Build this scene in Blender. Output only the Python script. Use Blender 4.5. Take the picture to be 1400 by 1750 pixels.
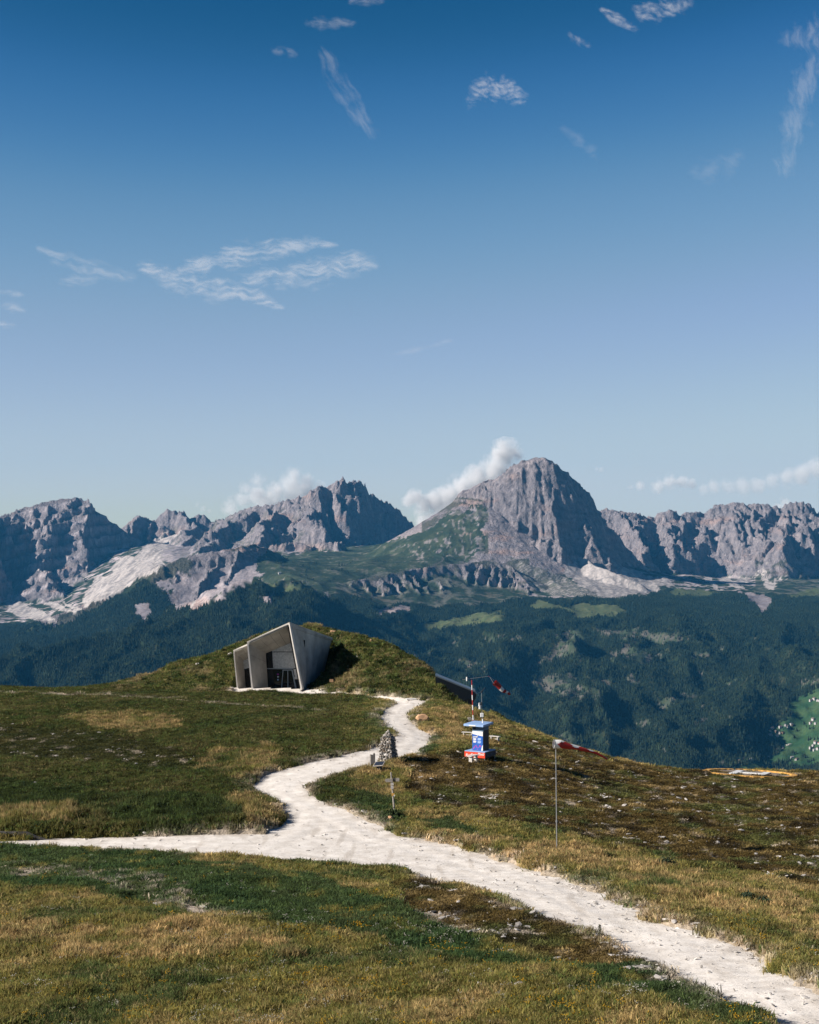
import bpy, bmesh, math, random
import numpy as np
from mathutils import Vector, Matrix

random.seed(7)
rng = np.random.default_rng(11)
scene = bpy.context.scene
COL = scene.collection
for o in list(bpy.data.objects):
    bpy.data.objects.remove(o)

# ------------------------------------------------------------------ camera, sky, sun, exposure
F = 2600.0            # focal length in pixels of the 1400 x 1750 photograph
HY = 900.0            # row of the true horizon
cam_data = bpy.data.cameras.new('camera')
cam = bpy.data.objects.new('camera', cam_data)
COL.objects.link(cam)
cam.location = (0, 0, 0)
cam.rotation_euler = (math.radians(90), 0, 0)
cam_data.sensor_fit = 'VERTICAL'
cam_data.sensor_height = 24.0
cam_data.lens = 24.0 * F / 1750.0
cam_data.shift_y = (HY - 875.0) / 1750.0
cam_data.clip_start = 0.5
cam_data.clip_end = 200000.0
scene.camera = cam

SUN_DIR = Vector((-0.85, -0.22, 0.475)).normalized()     # towards the sun
elev = math.asin(SUN_DIR.z)
az = math.atan2(SUN_DIR.x, SUN_DIR.y)

world = bpy.data.worlds.new('World')
scene.world = world
world.use_nodes = True
wn = world.node_tree
for n in list(wn.nodes):
    wn.nodes.remove(n)
sky = wn.nodes.new('ShaderNodeTexSky')
sky.sky_type = 'NISHITA'
sky.sun_disc = False
sky.sun_elevation = elev
sky.sun_rotation = az
sky.altitude = 2300.0
sky.air_density = 1.0
sky.dust_density = 0.6
sky.ozone_density = 6.0
def _n(typ): return wn.nodes.new(typ)
down = _n('ShaderNodeVectorMath'); down.operation = 'SCALE'; down.inputs['Scale'].default_value = 0.1
up_ = _n('ShaderNodeVectorMath'); up_.operation = 'SCALE'; up_.inputs['Scale'].default_value = 10.0
crv = _n('ShaderNodeRGBCurve')            # the film's response to the sky: deep blue aloft, pale at the horizon
SKYK = 0.52
for ch, pts in enumerate(([(0, 0), (.05, .002), (.07, .009), (.085, .042), (.111, .145), (.164, .285), (.317, .48), (.5, .53), (1, .60)],
                          [(0, 0), (.10, .035), (.151, .093), (.181, .171), (.231, .30), (.321, .415), (.484, .565), (.6, .60), (1, .70)],
                          [(0, 0), (.20, .10), (.331, .238), (.382, .376), (.458, .49), (.52, .55), (.588, .625), (.7, .66), (1, .76)])):
    c = crv.mapping.curves[ch]
    while len(c.points) < len(pts): c.points.new(0.5, 0.5)
    for p, (a_, b_) in zip(c.points, pts): p.location = (a_, b_ * SKYK); p.handle_type = 'AUTO_CLAMPED'
crv.mapping.update()
bg = _n('ShaderNodeBackground'); bg.inputs['Strength'].default_value = 0.10
wout = _n('ShaderNodeOutputWorld')
wn.links.new(sky.outputs[0], down.inputs[0])
wn.links.new(down.outputs[0], crv.inputs['Color'])
wn.links.new(crv.outputs[0], up_.inputs[0])
wn.links.new(up_.outputs[0], bg.inputs['Color'])
wn.links.new(bg.outputs[0], wout.inputs['Surface'])

sun_data = bpy.data.lights.new('sun', 'SUN')
sun_data.energy = 5.0
sun_data.angle = math.radians(0.5)
sun_data.color = (1.0, 0.93, 0.84)
sun = bpy.data.objects.new('sun', sun_data)
COL.objects.link(sun)
sun.rotation_euler = SUN_DIR.to_track_quat('Z', 'Y').to_euler()

vs = scene.view_settings
vs.view_transform = 'Standard'
vs.look = 'None'
vs.gamma = 1.0
vs.use_curve_mapping = False
vs.exposure = 0.98
scene.cycles.use_denoising = True
scene.cycles.max_bounces = 6
scene.cycles.diffuse_bounces = 3
scene.cycles.transparent_max_bounces = 12
scene.cycles.volume_bounces = 1
scene.cycles.volume_max_steps = 128

# ------------------------------------------------------------------ helpers
def P(px, py, Y):
    """World point seen at photo pixel (px,py) at depth Y."""
    return Vector(((px - 700.0) / F * Y, Y, (HY - py) / F * Y))

def tag(o, label=None, cat=None, group=None, kind=None):
    if label: o['label'] = label
    if cat: o['category'] = cat
    if group: o['group'] = group
    if kind: o['kind'] = kind
    return o

def empty(name, loc, rz=0.0):
    o = bpy.data.objects.new(name, None)
    o.empty_display_size = 0.2
    o.location = loc
    o.rotation_euler = (0, 0, rz)
    COL.objects.link(o)
    return o

def link_mesh(name, verts, faces, mat=None, parent=None, smooth=False):
    me = bpy.data.meshes.new(name)
    me.from_pydata([tuple(v) for v in verts], [], [tuple(f) for f in faces])
    me.update()
    if mat: me.materials.append(mat)
    if smooth:
        me.polygons.foreach_set('use_smooth', [True] * len(me.polygons))
    o = bpy.data.objects.new(name, me)
    COL.objects.link(o)
    if parent: o.parent = parent
    return o

def link_bm(name, bm, mat=None, parent=None, smooth=False):
    me = bpy.data.meshes.new(name)
    bmesh.ops.recalc_face_normals(bm, faces=bm.faces)
    bm.to_mesh(me); bm.free()
    if mat:
        for m in (mat if isinstance(mat, (list, tuple)) else [mat]):
            me.materials.append(m)
    if smooth:
        me.polygons.foreach_set('use_smooth', [True] * len(me.polygons))
    o = bpy.data.objects.new(name, me)
    COL.objects.link(o)
    if parent: o.parent = parent
    return o

def grid_mesh(name, X, Y, Z, mat, mask=None, attrs=None, smooth=True):
    """Heightfield sheet from 2-D arrays; mask keeps only some quads."""
    nr, nc = X.shape
    idx = np.arange(nr * nc).reshape(nr, nc)
    q = np.stack([idx[:-1, :-1], idx[:-1, 1:], idx[1:, 1:], idx[1:, :-1]], -1).reshape(-1, 4)
    if mask is not None:
        q = q[mask.reshape(-1)]
    used = np.unique(q)
    remap = np.full(nr * nc, -1, np.int64)
    remap[used] = np.arange(len(used))
    q = remap[q]
    co = np.stack([X.ravel()[used], Y.ravel()[used], Z.ravel()[used]], -1).astype(np.float32)
    me = bpy.data.meshes.new(name)
    me.vertices.add(len(co)); me.vertices.foreach_set('co', co.ravel())
    me.loops.add(q.size); me.loops.foreach_set('vertex_index', q.ravel().astype(np.int32))
    me.polygons.add(len(q))
    me.polygons.foreach_set('loop_start', (np.arange(len(q)) * 4).astype(np.int32))
    me.polygons.foreach_set('use_smooth', np.full(len(q), smooth))
    me.update(calc_edges=True)
    for an, arr in (attrs or {}).items():
        if arr.ndim == 3:
            a = me.attributes.new(an, 'FLOAT_COLOR', 'POINT')
            c = np.ones((len(used), 4), np.float32)
            c[:, :3] = arr.reshape(-1, 3)[used]
            a.data.foreach_set('color', c.ravel())
        else:
            a = me.attributes.new(an, 'FLOAT', 'POINT')
            a.data.foreach_set('value', arr.ravel()[used].astype(np.float32))
    me.materials.append(mat)
    o = bpy.data.objects.new(name, me)
    COL.objects.link(o)
    return o

# numpy gradient noise
_pr = np.random.default_rng(5)
_perm = np.concatenate([_pr.permutation(512)] * 3)
_ga = _pr.uniform(0, 2 * np.pi, 512)
_gx, _gy = np.cos(_ga), np.sin(_ga)

def pnoise(x, y, seed=0):
    xi = np.floor(x); yi = np.floor(y)
    fx = x - xi; fy = y - yi
    xi = xi.astype(np.int64); yi = yi.astype(np.int64)
    u = fx * fx * fx * (fx * (fx * 6 - 15) + 10)
    v = fy * fy * fy * (fy * (fy * 6 - 15) + 10)
    def g(ix, iy, dx, dy):
        h = _perm[_perm[(ix + seed * 37) & 511] + (iy & 511)]
        return _gx[h] * dx + _gy[h] * dy
    n00 = g(xi, yi, fx, fy); n10 = g(xi + 1, yi, fx - 1, fy)
    n01 = g(xi, yi + 1, fx, fy - 1); n11 = g(xi + 1, yi + 1, fx - 1, fy - 1)
    a = n00 + u * (n10 - n00); b = n01 + u * (n11 - n01)
    return (a + v * (b - a)) * 1.5

def fbm(x, y, oct=4, seed=0, gain=0.5, lac=2.03):
    s = 0.0; a = 1.0
    for i in range(oct):
        s = s + a * pnoise(x, y, seed + i * 3)
        x = x * lac + 17.3; y = y * lac - 9.1; a *= gain
    return s

def ridged(x, y, oct=4, seed=0, gain=0.55, lac=2.07):
    s = 0.0; a = 1.0; w = 1.0
    for i in range(oct):
        n = 1 - np.abs(pnoise(x, y, seed + i * 3)) * 1.6
        s = s + a * n * w
        w = np.clip(n, 0, 1)
        x = x * lac + 7.3; y = y * lac + 3.1; a *= gain
    return s

def smooth(a, b, x):
    t = np.clip((x - a) / (b - a), 0, 1)
    return t * t * (3 - 2 * t)

def inpoly(px, py, poly):
    r = np.zeros(px.shape, bool)
    n = len(poly)
    j = n - 1
    for i in range(n):
        xi, yi = poly[i]; xj, yj = poly[j]
        if yi != yj:
            c = ((yi > py) != (yj > py)) & (px < (xj - xi) * (py - yi) / (yj - yi) + xi)
            r ^= c
        j = i
    return r

class TPS:
    """Thin plate spline of a scalar over two coordinates."""
    def __init__(self, pts, vals, lam=1e-4):
        p = np.asarray(pts, float); v = np.asarray(vals, float)
        n = len(p); self.p = p
        A = np.zeros((n + 3, n + 3))
        A[:n, :n] = self._k(p[:, None, 0] - p[None, :, 0], p[:, None, 1] - p[None, :, 1]) + np.eye(n) * lam
        A[:n, n] = 1; A[:n, n + 1:] = p
        A[n, :n] = 1; A[n + 1:, :n] = p.T
        self.w = np.linalg.solve(A, np.concatenate([v, [0, 0, 0]]))
    @staticmethod
    def _k(dx, dy):
        r2 = dx * dx + dy * dy
        return 0.5 * r2 * np.log(r2 + 1e-12)
    def __call__(self, u, v):
        s = self.w[-3] + self.w[-2] * u + self.w[-1] * v
        for (a, b), w in zip(self.p, self.w):
            s = s + w * self._k(u - a, v - b)
        return s

def poly_sdf(x, y, poly):
    """Signed distance to a polygon, negative inside."""
    d2 = np.full(x.shape, 1e18)
    ins = inpoly(x, y, poly)
    n = len(poly)
    for i in range(n):
        ax, ay = poly[i]; bx, by = poly[(i + 1) % n]
        ex, ey = bx - ax, by - ay
        t = np.clip(((x - ax) * ex + (y - ay) * ey) / (ex * ex + ey * ey + 1e-12), 0, 1)
        d2 = np.minimum(d2, (x - ax - t * ex) ** 2 + (y - ay - t * ey) ** 2)
    d = np.sqrt(d2)
    return np.where(ins, -d, d)

# ------------------------------------------------------------------ materials
def nt(name):
    m = bpy.data.materials.new(name); m.use_nodes = True
    t = m.node_tree
    b = t.nodes['Principled BSDF']
    b.inputs['Specular IOR Level'].default_value = 0.2
    b.inputs['Roughness'].default_value = 0.85
    return m, t, b

def N(t, typ, **kw):
    n = t.nodes.new(typ)
    for k, v in kw.items():
        setattr(n, k, v)
    return n

def mixrgb(t, fac, a, b, mode='MIX'):
    n = t.nodes.new('ShaderNodeMix'); n.data_type = 'RGBA'; n.blend_type = mode
    for s, v in ((n.inputs[0], fac), (n.inputs[6], a), (n.inputs[7], b)):
        if isinstance(v, (int, float)): s.default_value = v
        elif isinstance(v, tuple): s.default_value = v + (1,) if len(v) == 3 else v
        else: t.links.new(v, s)
    return n.outputs[2]

def noise_tex(t, scale, detail=4, rough=0.55, coord='Object', vec=None):
    n = t.nodes.new('ShaderNodeTexNoise')
    n.inputs['Scale'].default_value = scale
    n.inputs['Detail'].default_value = detail
    n.inputs['Roughness'].default_value = rough
    if vec is None:
        tc = t.nodes.new('ShaderNodeTexCoord'); vec = tc.outputs[coord]
    t.links.new(vec, n.inputs['Vector'])
    return n

def ramp(t, fac, stops):
    r = t.nodes.new('ShaderNodeValToRGB')
    e = r.color_ramp.elements
    while len(e) < len(stops): e.new(0.5)
    for el, (p, c) in zip(e, stops):
        el.position = p
        el.color = c + (1,) if len(c) == 3 else c
    t.links.new(fac, r.inputs[0])
    return r.outputs[0]

def simple_mat(name, col, rough=0.7, var=0.25, scale=6.0, bump=0.0, metal=0.0, spec=0.3):
    """Flat base colour broken up by procedural noise."""
    m, t, b = nt(name)
    n = noise_tex(t, scale, 5)
    lo = tuple(c * (1 - var) for c in col); hi = tuple(min(1, c * (1 + var)) for c in col)
    t.links.new(ramp(t, n.outputs['Fac'], [(0.3, lo), (0.7, hi)]), b.inputs['Base Color'])
    b.inputs['Roughness'].default_value = rough
    b.inputs['Metallic'].default_value = metal
    b.inputs['Specular IOR Level'].default_value = spec
    if bump:
        bp = t.nodes.new('ShaderNodeBump'); bp.inputs['Strength'].default_value = bump
        bp.inputs['Distance'].default_value = 0.02
        t.links.new(n.outputs['Fac'], bp.inputs['Height'])
        t.links.new(bp.outputs[0], b.inputs['Normal'])
    return m

def scatter(name, co, rot, scl, tint, protos, which, label=None, cat=None):
    """One 'stuff' object instancing small prototype meshes on points (geometry nodes)."""
    n = len(co)
    me = bpy.data.meshes.new(name)
    me.vertices.add(n); me.vertices.foreach_set('co', co.astype(np.float32).ravel())
    for an, typ, key, arr in (('rot', 'FLOAT_VECTOR', 'vector', rot), ('scl', 'FLOAT_VECTOR', 'vector', scl),
                              ('tint', 'FLOAT_VECTOR', 'vector', tint)):
        a = me.attributes.new(an, typ, 'POINT'); a.data.foreach_set(key, arr.astype(np.float32).ravel())
    a = me.attributes.new('which', 'INT', 'POINT'); a.data.foreach_set('value', which.astype(np.int32))
    pc = bpy.data.collections.new(name + '_shapes')
    for p in protos: pc.objects.link(p)
    g = bpy.data.node_groups.new(name + '_nodes', 'GeometryNodeTree')
    g.interface.new_socket('Geometry', in_out='INPUT', socket_type='NodeSocketGeometry')
    g.interface.new_socket('Geometry', in_out='OUTPUT', socket_type='NodeSocketGeometry')
    gi = g.nodes.new('NodeGroupInput'); go = g.nodes.new('NodeGroupOutput')
    ci = g.nodes.new('GeometryNodeCollectionInfo')
    ci.inputs['Collection'].default_value = pc
    ci.inputs['Separate Children'].default_value = True
    ci.inputs['Reset Children'].default_value = True
    iop = g.nodes.new('GeometryNodeInstanceOnPoints')
    iop.inputs['Pick Instance'].default_value = True
    def attr(nm, dt):
        a = g.nodes.new('GeometryNodeInputNamedAttribute'); a.data_type = dt
        a.inputs['Name'].default_value = nm
        return [s for s in a.outputs if s.enabled and s.name == 'Attribute'][0]
    g.links.new(gi.outputs[0], iop.inputs['Points'])
    g.links.new(ci.outputs[0], iop.inputs['Instance'])
    g.links.new(attr('which', 'INT'), iop.inputs['Instance Index'])
    g.links.new(attr('rot', 'FLOAT_VECTOR'), iop.inputs['Rotation'])
    g.links.new(attr('scl', 'FLOAT_VECTOR'), iop.inputs['Scale'])
    g.links.new(iop.outputs[0], go.inputs[0])
    o = bpy.data.objects.new(name, me)
    COL.objects.link(o)
    md = o.modifiers.new('scatter', 'NODES'); md.node_group = g
    tag(o, label, cat, kind='stuff')
    return o

def proto(name, verts, faces, mat, smooth=False):
    me = bpy.data.meshes.new(name)
    me.from_pydata([tuple(v) for v in verts], [], [tuple(f) for f in faces]); me.update()
    me.materials.append(mat)
    if smooth: me.polygons.foreach_set('use_smooth', [True] * len(me.polygons))
    return bpy.data.objects.new(name, me)

def tint_mat(name, rough=0.8, transl=0.0, var=0.0):
    m, t, b = nt(name)
    a = N(t, 'ShaderNodeAttribute', attribute_type='INSTANCER', attribute_name='tint')
    t.links.new(a.outputs['Color'], b.inputs['Base Color'])
    b.inputs['Roughness'].default_value = rough
    b.inputs['Specular IOR Level'].default_value = 0.1
    if transl:
        tr = t.nodes.new('ShaderNodeBsdfTranslucent')
        t.links.new(a.outputs['Color'], tr.inputs['Color'])
        mx = t.nodes.new('ShaderNodeMixShader'); mx.inputs[0].default_value = transl
        t.links.new(b.outputs[0], mx.inputs[1]); t.links.new(tr.outputs[0], mx.inputs[2])
        t.links.new(mx.outputs[0], t.nodes['Material Output'].inputs['Surface'])
    return m
# ------------------------------------------------------------------ far terrain: valley, forest slopes, rock mountains
FT = []   # control points (photo column, photo row, depth in m) of the smooth far terrain
def ft(px, *rows):
    for py, Y in rows: FT.append((px, py, Y))
ft(-220, (1300, 400), (1900, 1500), (1700, 3000), (1290, 4600), (1175, 6200), (1150, 7400), (1128, 8600), (1088, 10500), (1062, 11800), (1045, 13000), (1000, 14500), (980, 17000))
ft(0,    (1300, 400), (1900, 1500), (1700, 3000), (1300, 4800), (1178, 6300), (1149, 7500), (1122, 9000), (1078, 11300), (1052, 12600), (1010, 13900), (985, 17000))
ft(130,  (1300, 400), (1310, 5000), (1182, 6500), (1111, 8000), (1098, 9400), (1062, 11000), (1035, 12300), (1005, 13600))
ft(250,  (1150, 6900), (1068, 8600), (1064, 9900), (988, 11000), (1000, 11800), (978, 12800), (945, 14000), (928, 15200))
ft(335,  (1036, 9000), (1062, 9900), (1048, 10600), (955, 11150), (985, 12000), (962, 13000), (938, 14500))
ft(420,  (1310, 400), (1900, 1500), (1700, 3000), (1370, 5000), (1125, 7300), (1007, 9300), (1032, 10000), (1018, 10700), (950, 11300), (962, 12000), (950, 13000), (935, 14500), (945, 17000))
ft(480,  (1006, 9350), (985, 10800))
ft(560,  (1120, 7500), (1030, 9300), (1000, 10500), (957, 12000), (938, 13500))
ft(650,  (1380, 400), (1400, 5200), (1150, 7700), (1080, 9000), (1034, 10200), (983, 11200), (940, 12800), (930, 14500))
ft(750,  (1200, 7400), (1105, 8900), (1052, 10200), (985, 11300), (928, 12300), (915, 13200))
ft(830,  (1520, 400), (1900, 1500), (1750, 3000), (1445, 5200), (1030, 10650), (965, 11900))
ft(900,  (1300, 6500), (1200, 7600), (1105, 8900), (1036, 10500), (995, 11500), (960, 12200), (930, 14500))
ft(1050, (1420, 5300), (1312, 6250), (1205, 7600), (1100, 8900), (1038, 10500), (1003, 11600), (972, 12400), (962, 14000))
ft(1200, (1540, 400), (1900, 1500), (1750, 3000), (1420, 5400), (1322, 6150), (1200, 7700), (1100, 9000), (1030, 11000), (1006, 12200), (985, 14000), (980, 17000))
ft(1320, (1326, 6100), (1260, 6900), (1160, 8200), (1082, 9600), (1031, 11300), (1003, 12800), (980, 14200))
ft(1450, (1400, 5400), (1326, 6050), (1250, 6700), (1180, 7700), (1110, 9200), (1040, 11000), (1006, 12500), (985, 14200))
ft(1620, (1540, 400), (1900, 1500), (1750, 3000), (1330, 6050), (1180, 7700), (1040, 11000), (985, 14200), (980, 17000))
UV = lambda px, Y: (px / 260.0, np.log(Y) * 4.5)
_p = np.array(FT, float)
far_tps = TPS(np.stack(UV(_p[:, 0], _p[:, 2]), -1), _p[:, 1], 2e-3)

cols = np.arange(-110, 1511, 2.0)
rows = np.concatenate([np.arange(360, 3000, 120), np.arange(3000, 5600, 60), np.arange(5600, 9600, 26), np.arange(9600, 11700, 15),
                       np.arange(11700, 13300, 8.5), np.arange(13300, 16600, 15)]).astype(float)
PX, YY = np.meshgrid(cols, rows)
XX = (PX - 700) / F * YY
fx, fy = XX, YY
T = (HY - far_tps(*UV(PX, YY))) / F * YY
# forest undulation and ravines, only where visible
vis = smooth(5000, 6300, YY)
rav = ridged(fx / 900 + 0.15 * fbm(fx / 700, fy / 700, 2, 9), fy / 2600, 4, 3)
calm = 1 - 0.8 * smooth(9300, 10300, YY)
rav2 = ridged(fx / 420 + 0.25 * fbm(fx / 300, fy / 300, 2, 12), fy / 1500, 3, 15)
T = T + vis * calm * ((rav - 1.0) * 105 + (rav2 - 1.0) * 46 + 20 * fbm(fx / 420, fy / 420, 4, 21) + 6 * fbm(fx / 90, fy / 90, 3, 31))

H = T.copy()
wx = 85 * fbm(fx / 420, fy / 420, 4, 40) + 26 * fbm(fx / 110, fy / 110, 3, 47)
wy = 85 * fbm(fx / 420, fy / 420, 4, 60) + 26 * fbm(fx / 110, fy / 110, 3, 67)
QX, QY = fx + wx, fy + wy
warp_full = (QX, QY)
warp_soft = (fx + 0.35 * wx, fy + 0.35 * wy)

def ridge(pts, sl, sr, d1=140.0, k2=0.72, jag=0.0, reach=1500.0, seed=0, soft=False, front=None):
    """Raise H along a crest. pts in (px,py,Y); sl/sr = slope left/right of travel; beyond d1 the slope eases by k2."""
    global H
    W = [P(*p) for p in pts]
    if W[0].y - W[-1].y > abs(W[-1].x - W[0].x): sl, sr = sr, sl      # spurs coming forward: sl is the west side
    y0 = min(w.y for w in W) - reach; y1 = max(w.y for w in W) + reach
    r0, r1 = np.searchsorted(rows, [y0, y1])
    cmin = min((w.x - reach) / min(max(w.y, y0), y1) for w in W) * F + 700
    cmax = max((w.x + reach) / max(w.y - 0, 1) for w in W) * F + 700
    c0, c1 = np.searchsorted(cols, [cmin, cmax])
    if r1 <= r0 or c1 <= c0: return
    S = (slice(r0, r1), slice(c0, c1))
    x = (warp_soft if soft else warp_full)[0][S]; y = (warp_soft if soft else warp_full)[1][S]
    best = np.full(x.shape, -1e9)
    for a, b in zip(W[:-1], W[1:]):
        ex, ey = b.x - a.x, b.y - a.y
        L2 = ex * ex + ey * ey + 1e-9
        t = np.clip(((x - a.x) * ex + (y - a.y) * ey) / L2, 0, 1)
        dx = x - a.x - t * ex; dy = y - a.y - t * ey
        d = np.sqrt(dx * dx + dy * dy)
        side = ex * dy - ey * dx          # > 0 left of travel
        wgt = smooth(-60, 60, side / math.sqrt(L2))
        s = sr + (sl - sr) * wgt
        z = a.z + t * (b.z - a.z)
        if jag: z = z + jag * (ridged((a.x + t * ex) / 95.0, (a.y + t * ey) / 95.0, 3, seed + 5) - 0.9)
        prof = np.where(d < d1, s * d, s * d1 + s * k2 * (d - d1))
        if front is not None:                      # stepped profile on the valley side: shoulder, wall, foot
            pf = np.interp(d, [q[0] for q in front], [q[1] for q in front])
            prof = prof * wgt + pf * (1 - wgt)
        best = np.maximum(best, z - prof)
    H[S] = np.maximum(H[S], best)

def spurs(pts, n, length, drop, sl, sr, seed, lat=0.35, d1=120.0, start=0.02, jag=14):
    """Buttresses running from a crest towards the valley in front."""
    r = random.Random(seed)
    W = [P(*p) for p in pts]
    acc = [0.0]
    for a, b in zip(W[:-1], W[1:]): acc.append(acc[-1] + (b - a).length)
    for i in range(n):
        s = (i + r.uniform(0.15, 0.85)) / n * acc[-1]
        k = max(j for j in range(len(acc) - 1) if acc[j] <= s)
        f = (s - acc[k]) / (acc[k + 1] - acc[k])
        p = W[k].lerp(W[k + 1], f)
        L = length * r.uniform(0.6, 1.25); dr = drop * r.uniform(0.7, 1.15)
        dx = r.uniform(-lat, lat) * L
        q = []
        for j in range(5):
            u = j / 4
            w = Vector((p.x + dx * u + r.uniform(-25, 25), p.y - L * u, p.z - dr * (start + (1 - start) * u ** 0.9)))
            q.append((w.x / w.y * F + 700, HY - w.z / w.y * F, w.y))
        ridge(q, sl * r.uniform(0.8, 1.2), sr * r.uniform(0.8, 1.3), d1, 0.8, jag, 700, seed + i)

# nearer wooded spur on the left, part of the soft land
ridge([(-140, 1168, 7200), (0, 1150, 7500), (130, 1110, 8000), (250, 1068, 8600), (340, 1032, 9000), (420, 1007, 9300), (470, 1004, 9400)], 0.5, 0.42, 300, 0.9, 6, 1500, 90, soft=True)
ridge([(470, 1004, 9400), (540, 1028, 9200), (600, 1056, 8900), (680, 1100, 8500)], 0.5, 0.45, 300, 0.9, 6, 1500, 91, soft=True)
T = H.copy()
# A: bedded peak at the left
A = [(-170, 860, 14600), (-60, 872, 14800), (0, 880, 14900), (40, 866, 15000), (75, 858, 15000), (100, 853, 15000), (135, 849, 15000), (142, 856, 15050),
     (165, 880, 15300), (185, 899, 15500), (204, 911, 15700)]
ridge(A[:7], 0.9, 1.45, 150, 0.75, 12, 1600, 1, soft=True)
ridge(A[6:], 0.9, 1.9, 200, 0.8, 16, 1300, 2, soft=True)
spurs(A[1:7], 6, 620, 330, 1.4, 1.7, 101, 0.3)
ridge([(139, 851, 14950), (140, 875, 14750), (133, 905, 14550), (146, 935, 14350), (150, 962, 14200), (142, 985, 14000)], 1.1, 2.3, 170, 0.75, 16, 900, 3)
ridge([(118, 905, 14650), (104, 930, 14450), (98, 950, 14300), (104, 968, 14150)], 1.2, 1.8, 120, 0.75, 14, 700, 4)
ridge([(180, 899, 15300), (186, 925, 14950), (196, 945, 14750), (190, 955, 14600)], 1.2, 2.0, 150, 0.75, 14, 800, 5)
ridge([(-150, 825, 14700), (-80, 835, 14600), (-52, 870, 14200), (-30, 925, 13850), (-12, 968, 13500), (2, 1000, 13250)], 1.2, 2.2, 300, 0.8, 16, 1300, 6)
ridge([(60, 972, 13700), (85, 975, 13550), (100, 995, 13350), (108, 1015, 13150)], 1.0, 1.6, 90, 0.8, 10, 500, 7)
ridge([(125, 980, 13900), (150, 990, 13700), (158, 1005, 13550)], 1.0, 1.7, 80, 0.8, 10, 500, 8)
# B: pair of small peaks on the saddle
B = [(204, 911, 15800), (218, 892, 15800), (234, 880, 15800), (248, 884, 15850), (262, 889, 15900), (275, 880, 15900), (284, 871, 15900),
     (298, 869, 15900), (318, 875, 15950), (326, 886, 16000), (338, 879, 16000), (350, 880, 16000), (362, 890, 16000), (385, 886, 15700)]
ridge(B, 0.9, 1.7, 180, 0.72, 18, 1200, 11, soft=True)
spurs(B, 9, 480, 230, 1.6, 1.9, 111, 0.35)
ridge([(236, 882, 15750), (232, 905, 15450), (240, 925, 15250), (244, 938, 15100)], 1.5, 2.2, 100, 0.8, 18, 500, 12)
# C: the cloud-topped massif
Cr = [(385, 884, 15300), (410, 873, 15200), (440, 864, 15050), (480, 858, 14950), (515, 850, 14900), (535, 838, 14900), (545, 828, 14900), (558, 832, 14950), (566, 836, 14980),
      (572, 818, 15000), (582, 816, 15020), (590, 824, 15050), (600, 821, 15100), (612, 822, 15150), (622, 828, 15250), (628, 843, 15350), (640, 846, 15450), (652, 858, 15550), (664, 858, 15650),
      (674, 868, 15750), (682, 870, 15850), (700, 888, 16000), (712, 904, 16100), (722, 914, 16150)]
ridge(Cr[:9], 0.8, 1.6, 260, 0.7, 20, 1500, 21, soft=True)
ridge(Cr[8:], 0.8, 2.4, 300, 0.7, 26, 1500, 20, soft=True, front=[(0, 0), (60, 120), (230, 620), (420, 760), (1500, 1200)])
spurs(Cr[:6], 9, 900, 420, 1.2, 1.7, 121, 0.45, jag=26)
spurs(Cr[9:16], 6, 330, 300, 2.2, 2.6, 122, 0.2)
ridge([(545, 829, 14850), (549, 858, 14700), (556, 880, 14600)], 1.9, 2.4, 120, 0.8, 16, 500, 22)
ridge([(600, 822, 15080), (597, 850, 14900), (592, 872, 14800), (598, 896, 14680)], 1.9, 2.6, 120, 0.8, 16, 500, 23)
ridge([(520, 862, 14700), (512, 885, 14500), (527, 893, 14350), (533, 912, 14200), (538, 925, 14100)], 0.9, 2.4, 160, 0.8, 14, 900, 24)
ridge([(470, 870, 14700), (455, 890, 14300), (448, 905, 14000), (440, 920, 13700)], 0.8, 1.3, 160, 0.75, 16, 800, 25)
ridge([(395, 888, 14900), (390, 905, 14500), (372, 920, 14100), (350, 935, 13600)], 0.7, 1.2, 160, 0.75, 16, 800, 26)
ridge([(330, 890, 15600), (325, 915, 15000), (310, 935, 14500), (300, 950, 14100)], 0.7, 1.0, 160, 0.75, 14, 700, 27)
ridge([(462, 928, 13300), (490, 924, 13350), (520, 927, 13350), (532, 930, 13400)], 1.5, 2.6, 70, 0.7, 14, 420, 28)
ridge([(545, 927, 13100), (560, 925, 13100), (580, 928, 13150), (590, 936, 13200)], 1.5, 2.4, 60, 0.7, 10, 380, 29)
# D: nearer rocky shoulder
D = [(90, 1066, 11500), (150, 1040, 11300), (200, 1010, 11200), (240, 985, 11100), (280, 964, 11050), (330, 948, 11100), (360, 941, 11150), (385, 938, 11200),
     (415, 934, 11300), (440, 929, 11450), (456, 936, 11600), (475, 945, 11700)]
ridge(D[:5], 0.5, 0.62, 200, 0.8, 6, 1300, 31, soft=True)
ridge(D[4:], 0.6, 1.5, 200, 0.7, 10, 1300, 32, soft=True, front=[(0, 0), (50, 35), (250, 230), (520, 400), (1000, 720)])
spurs(D[4:10], 10, 420, 340, 1.4, 1.9, 131, 0.5, 70, jag=10)
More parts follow.
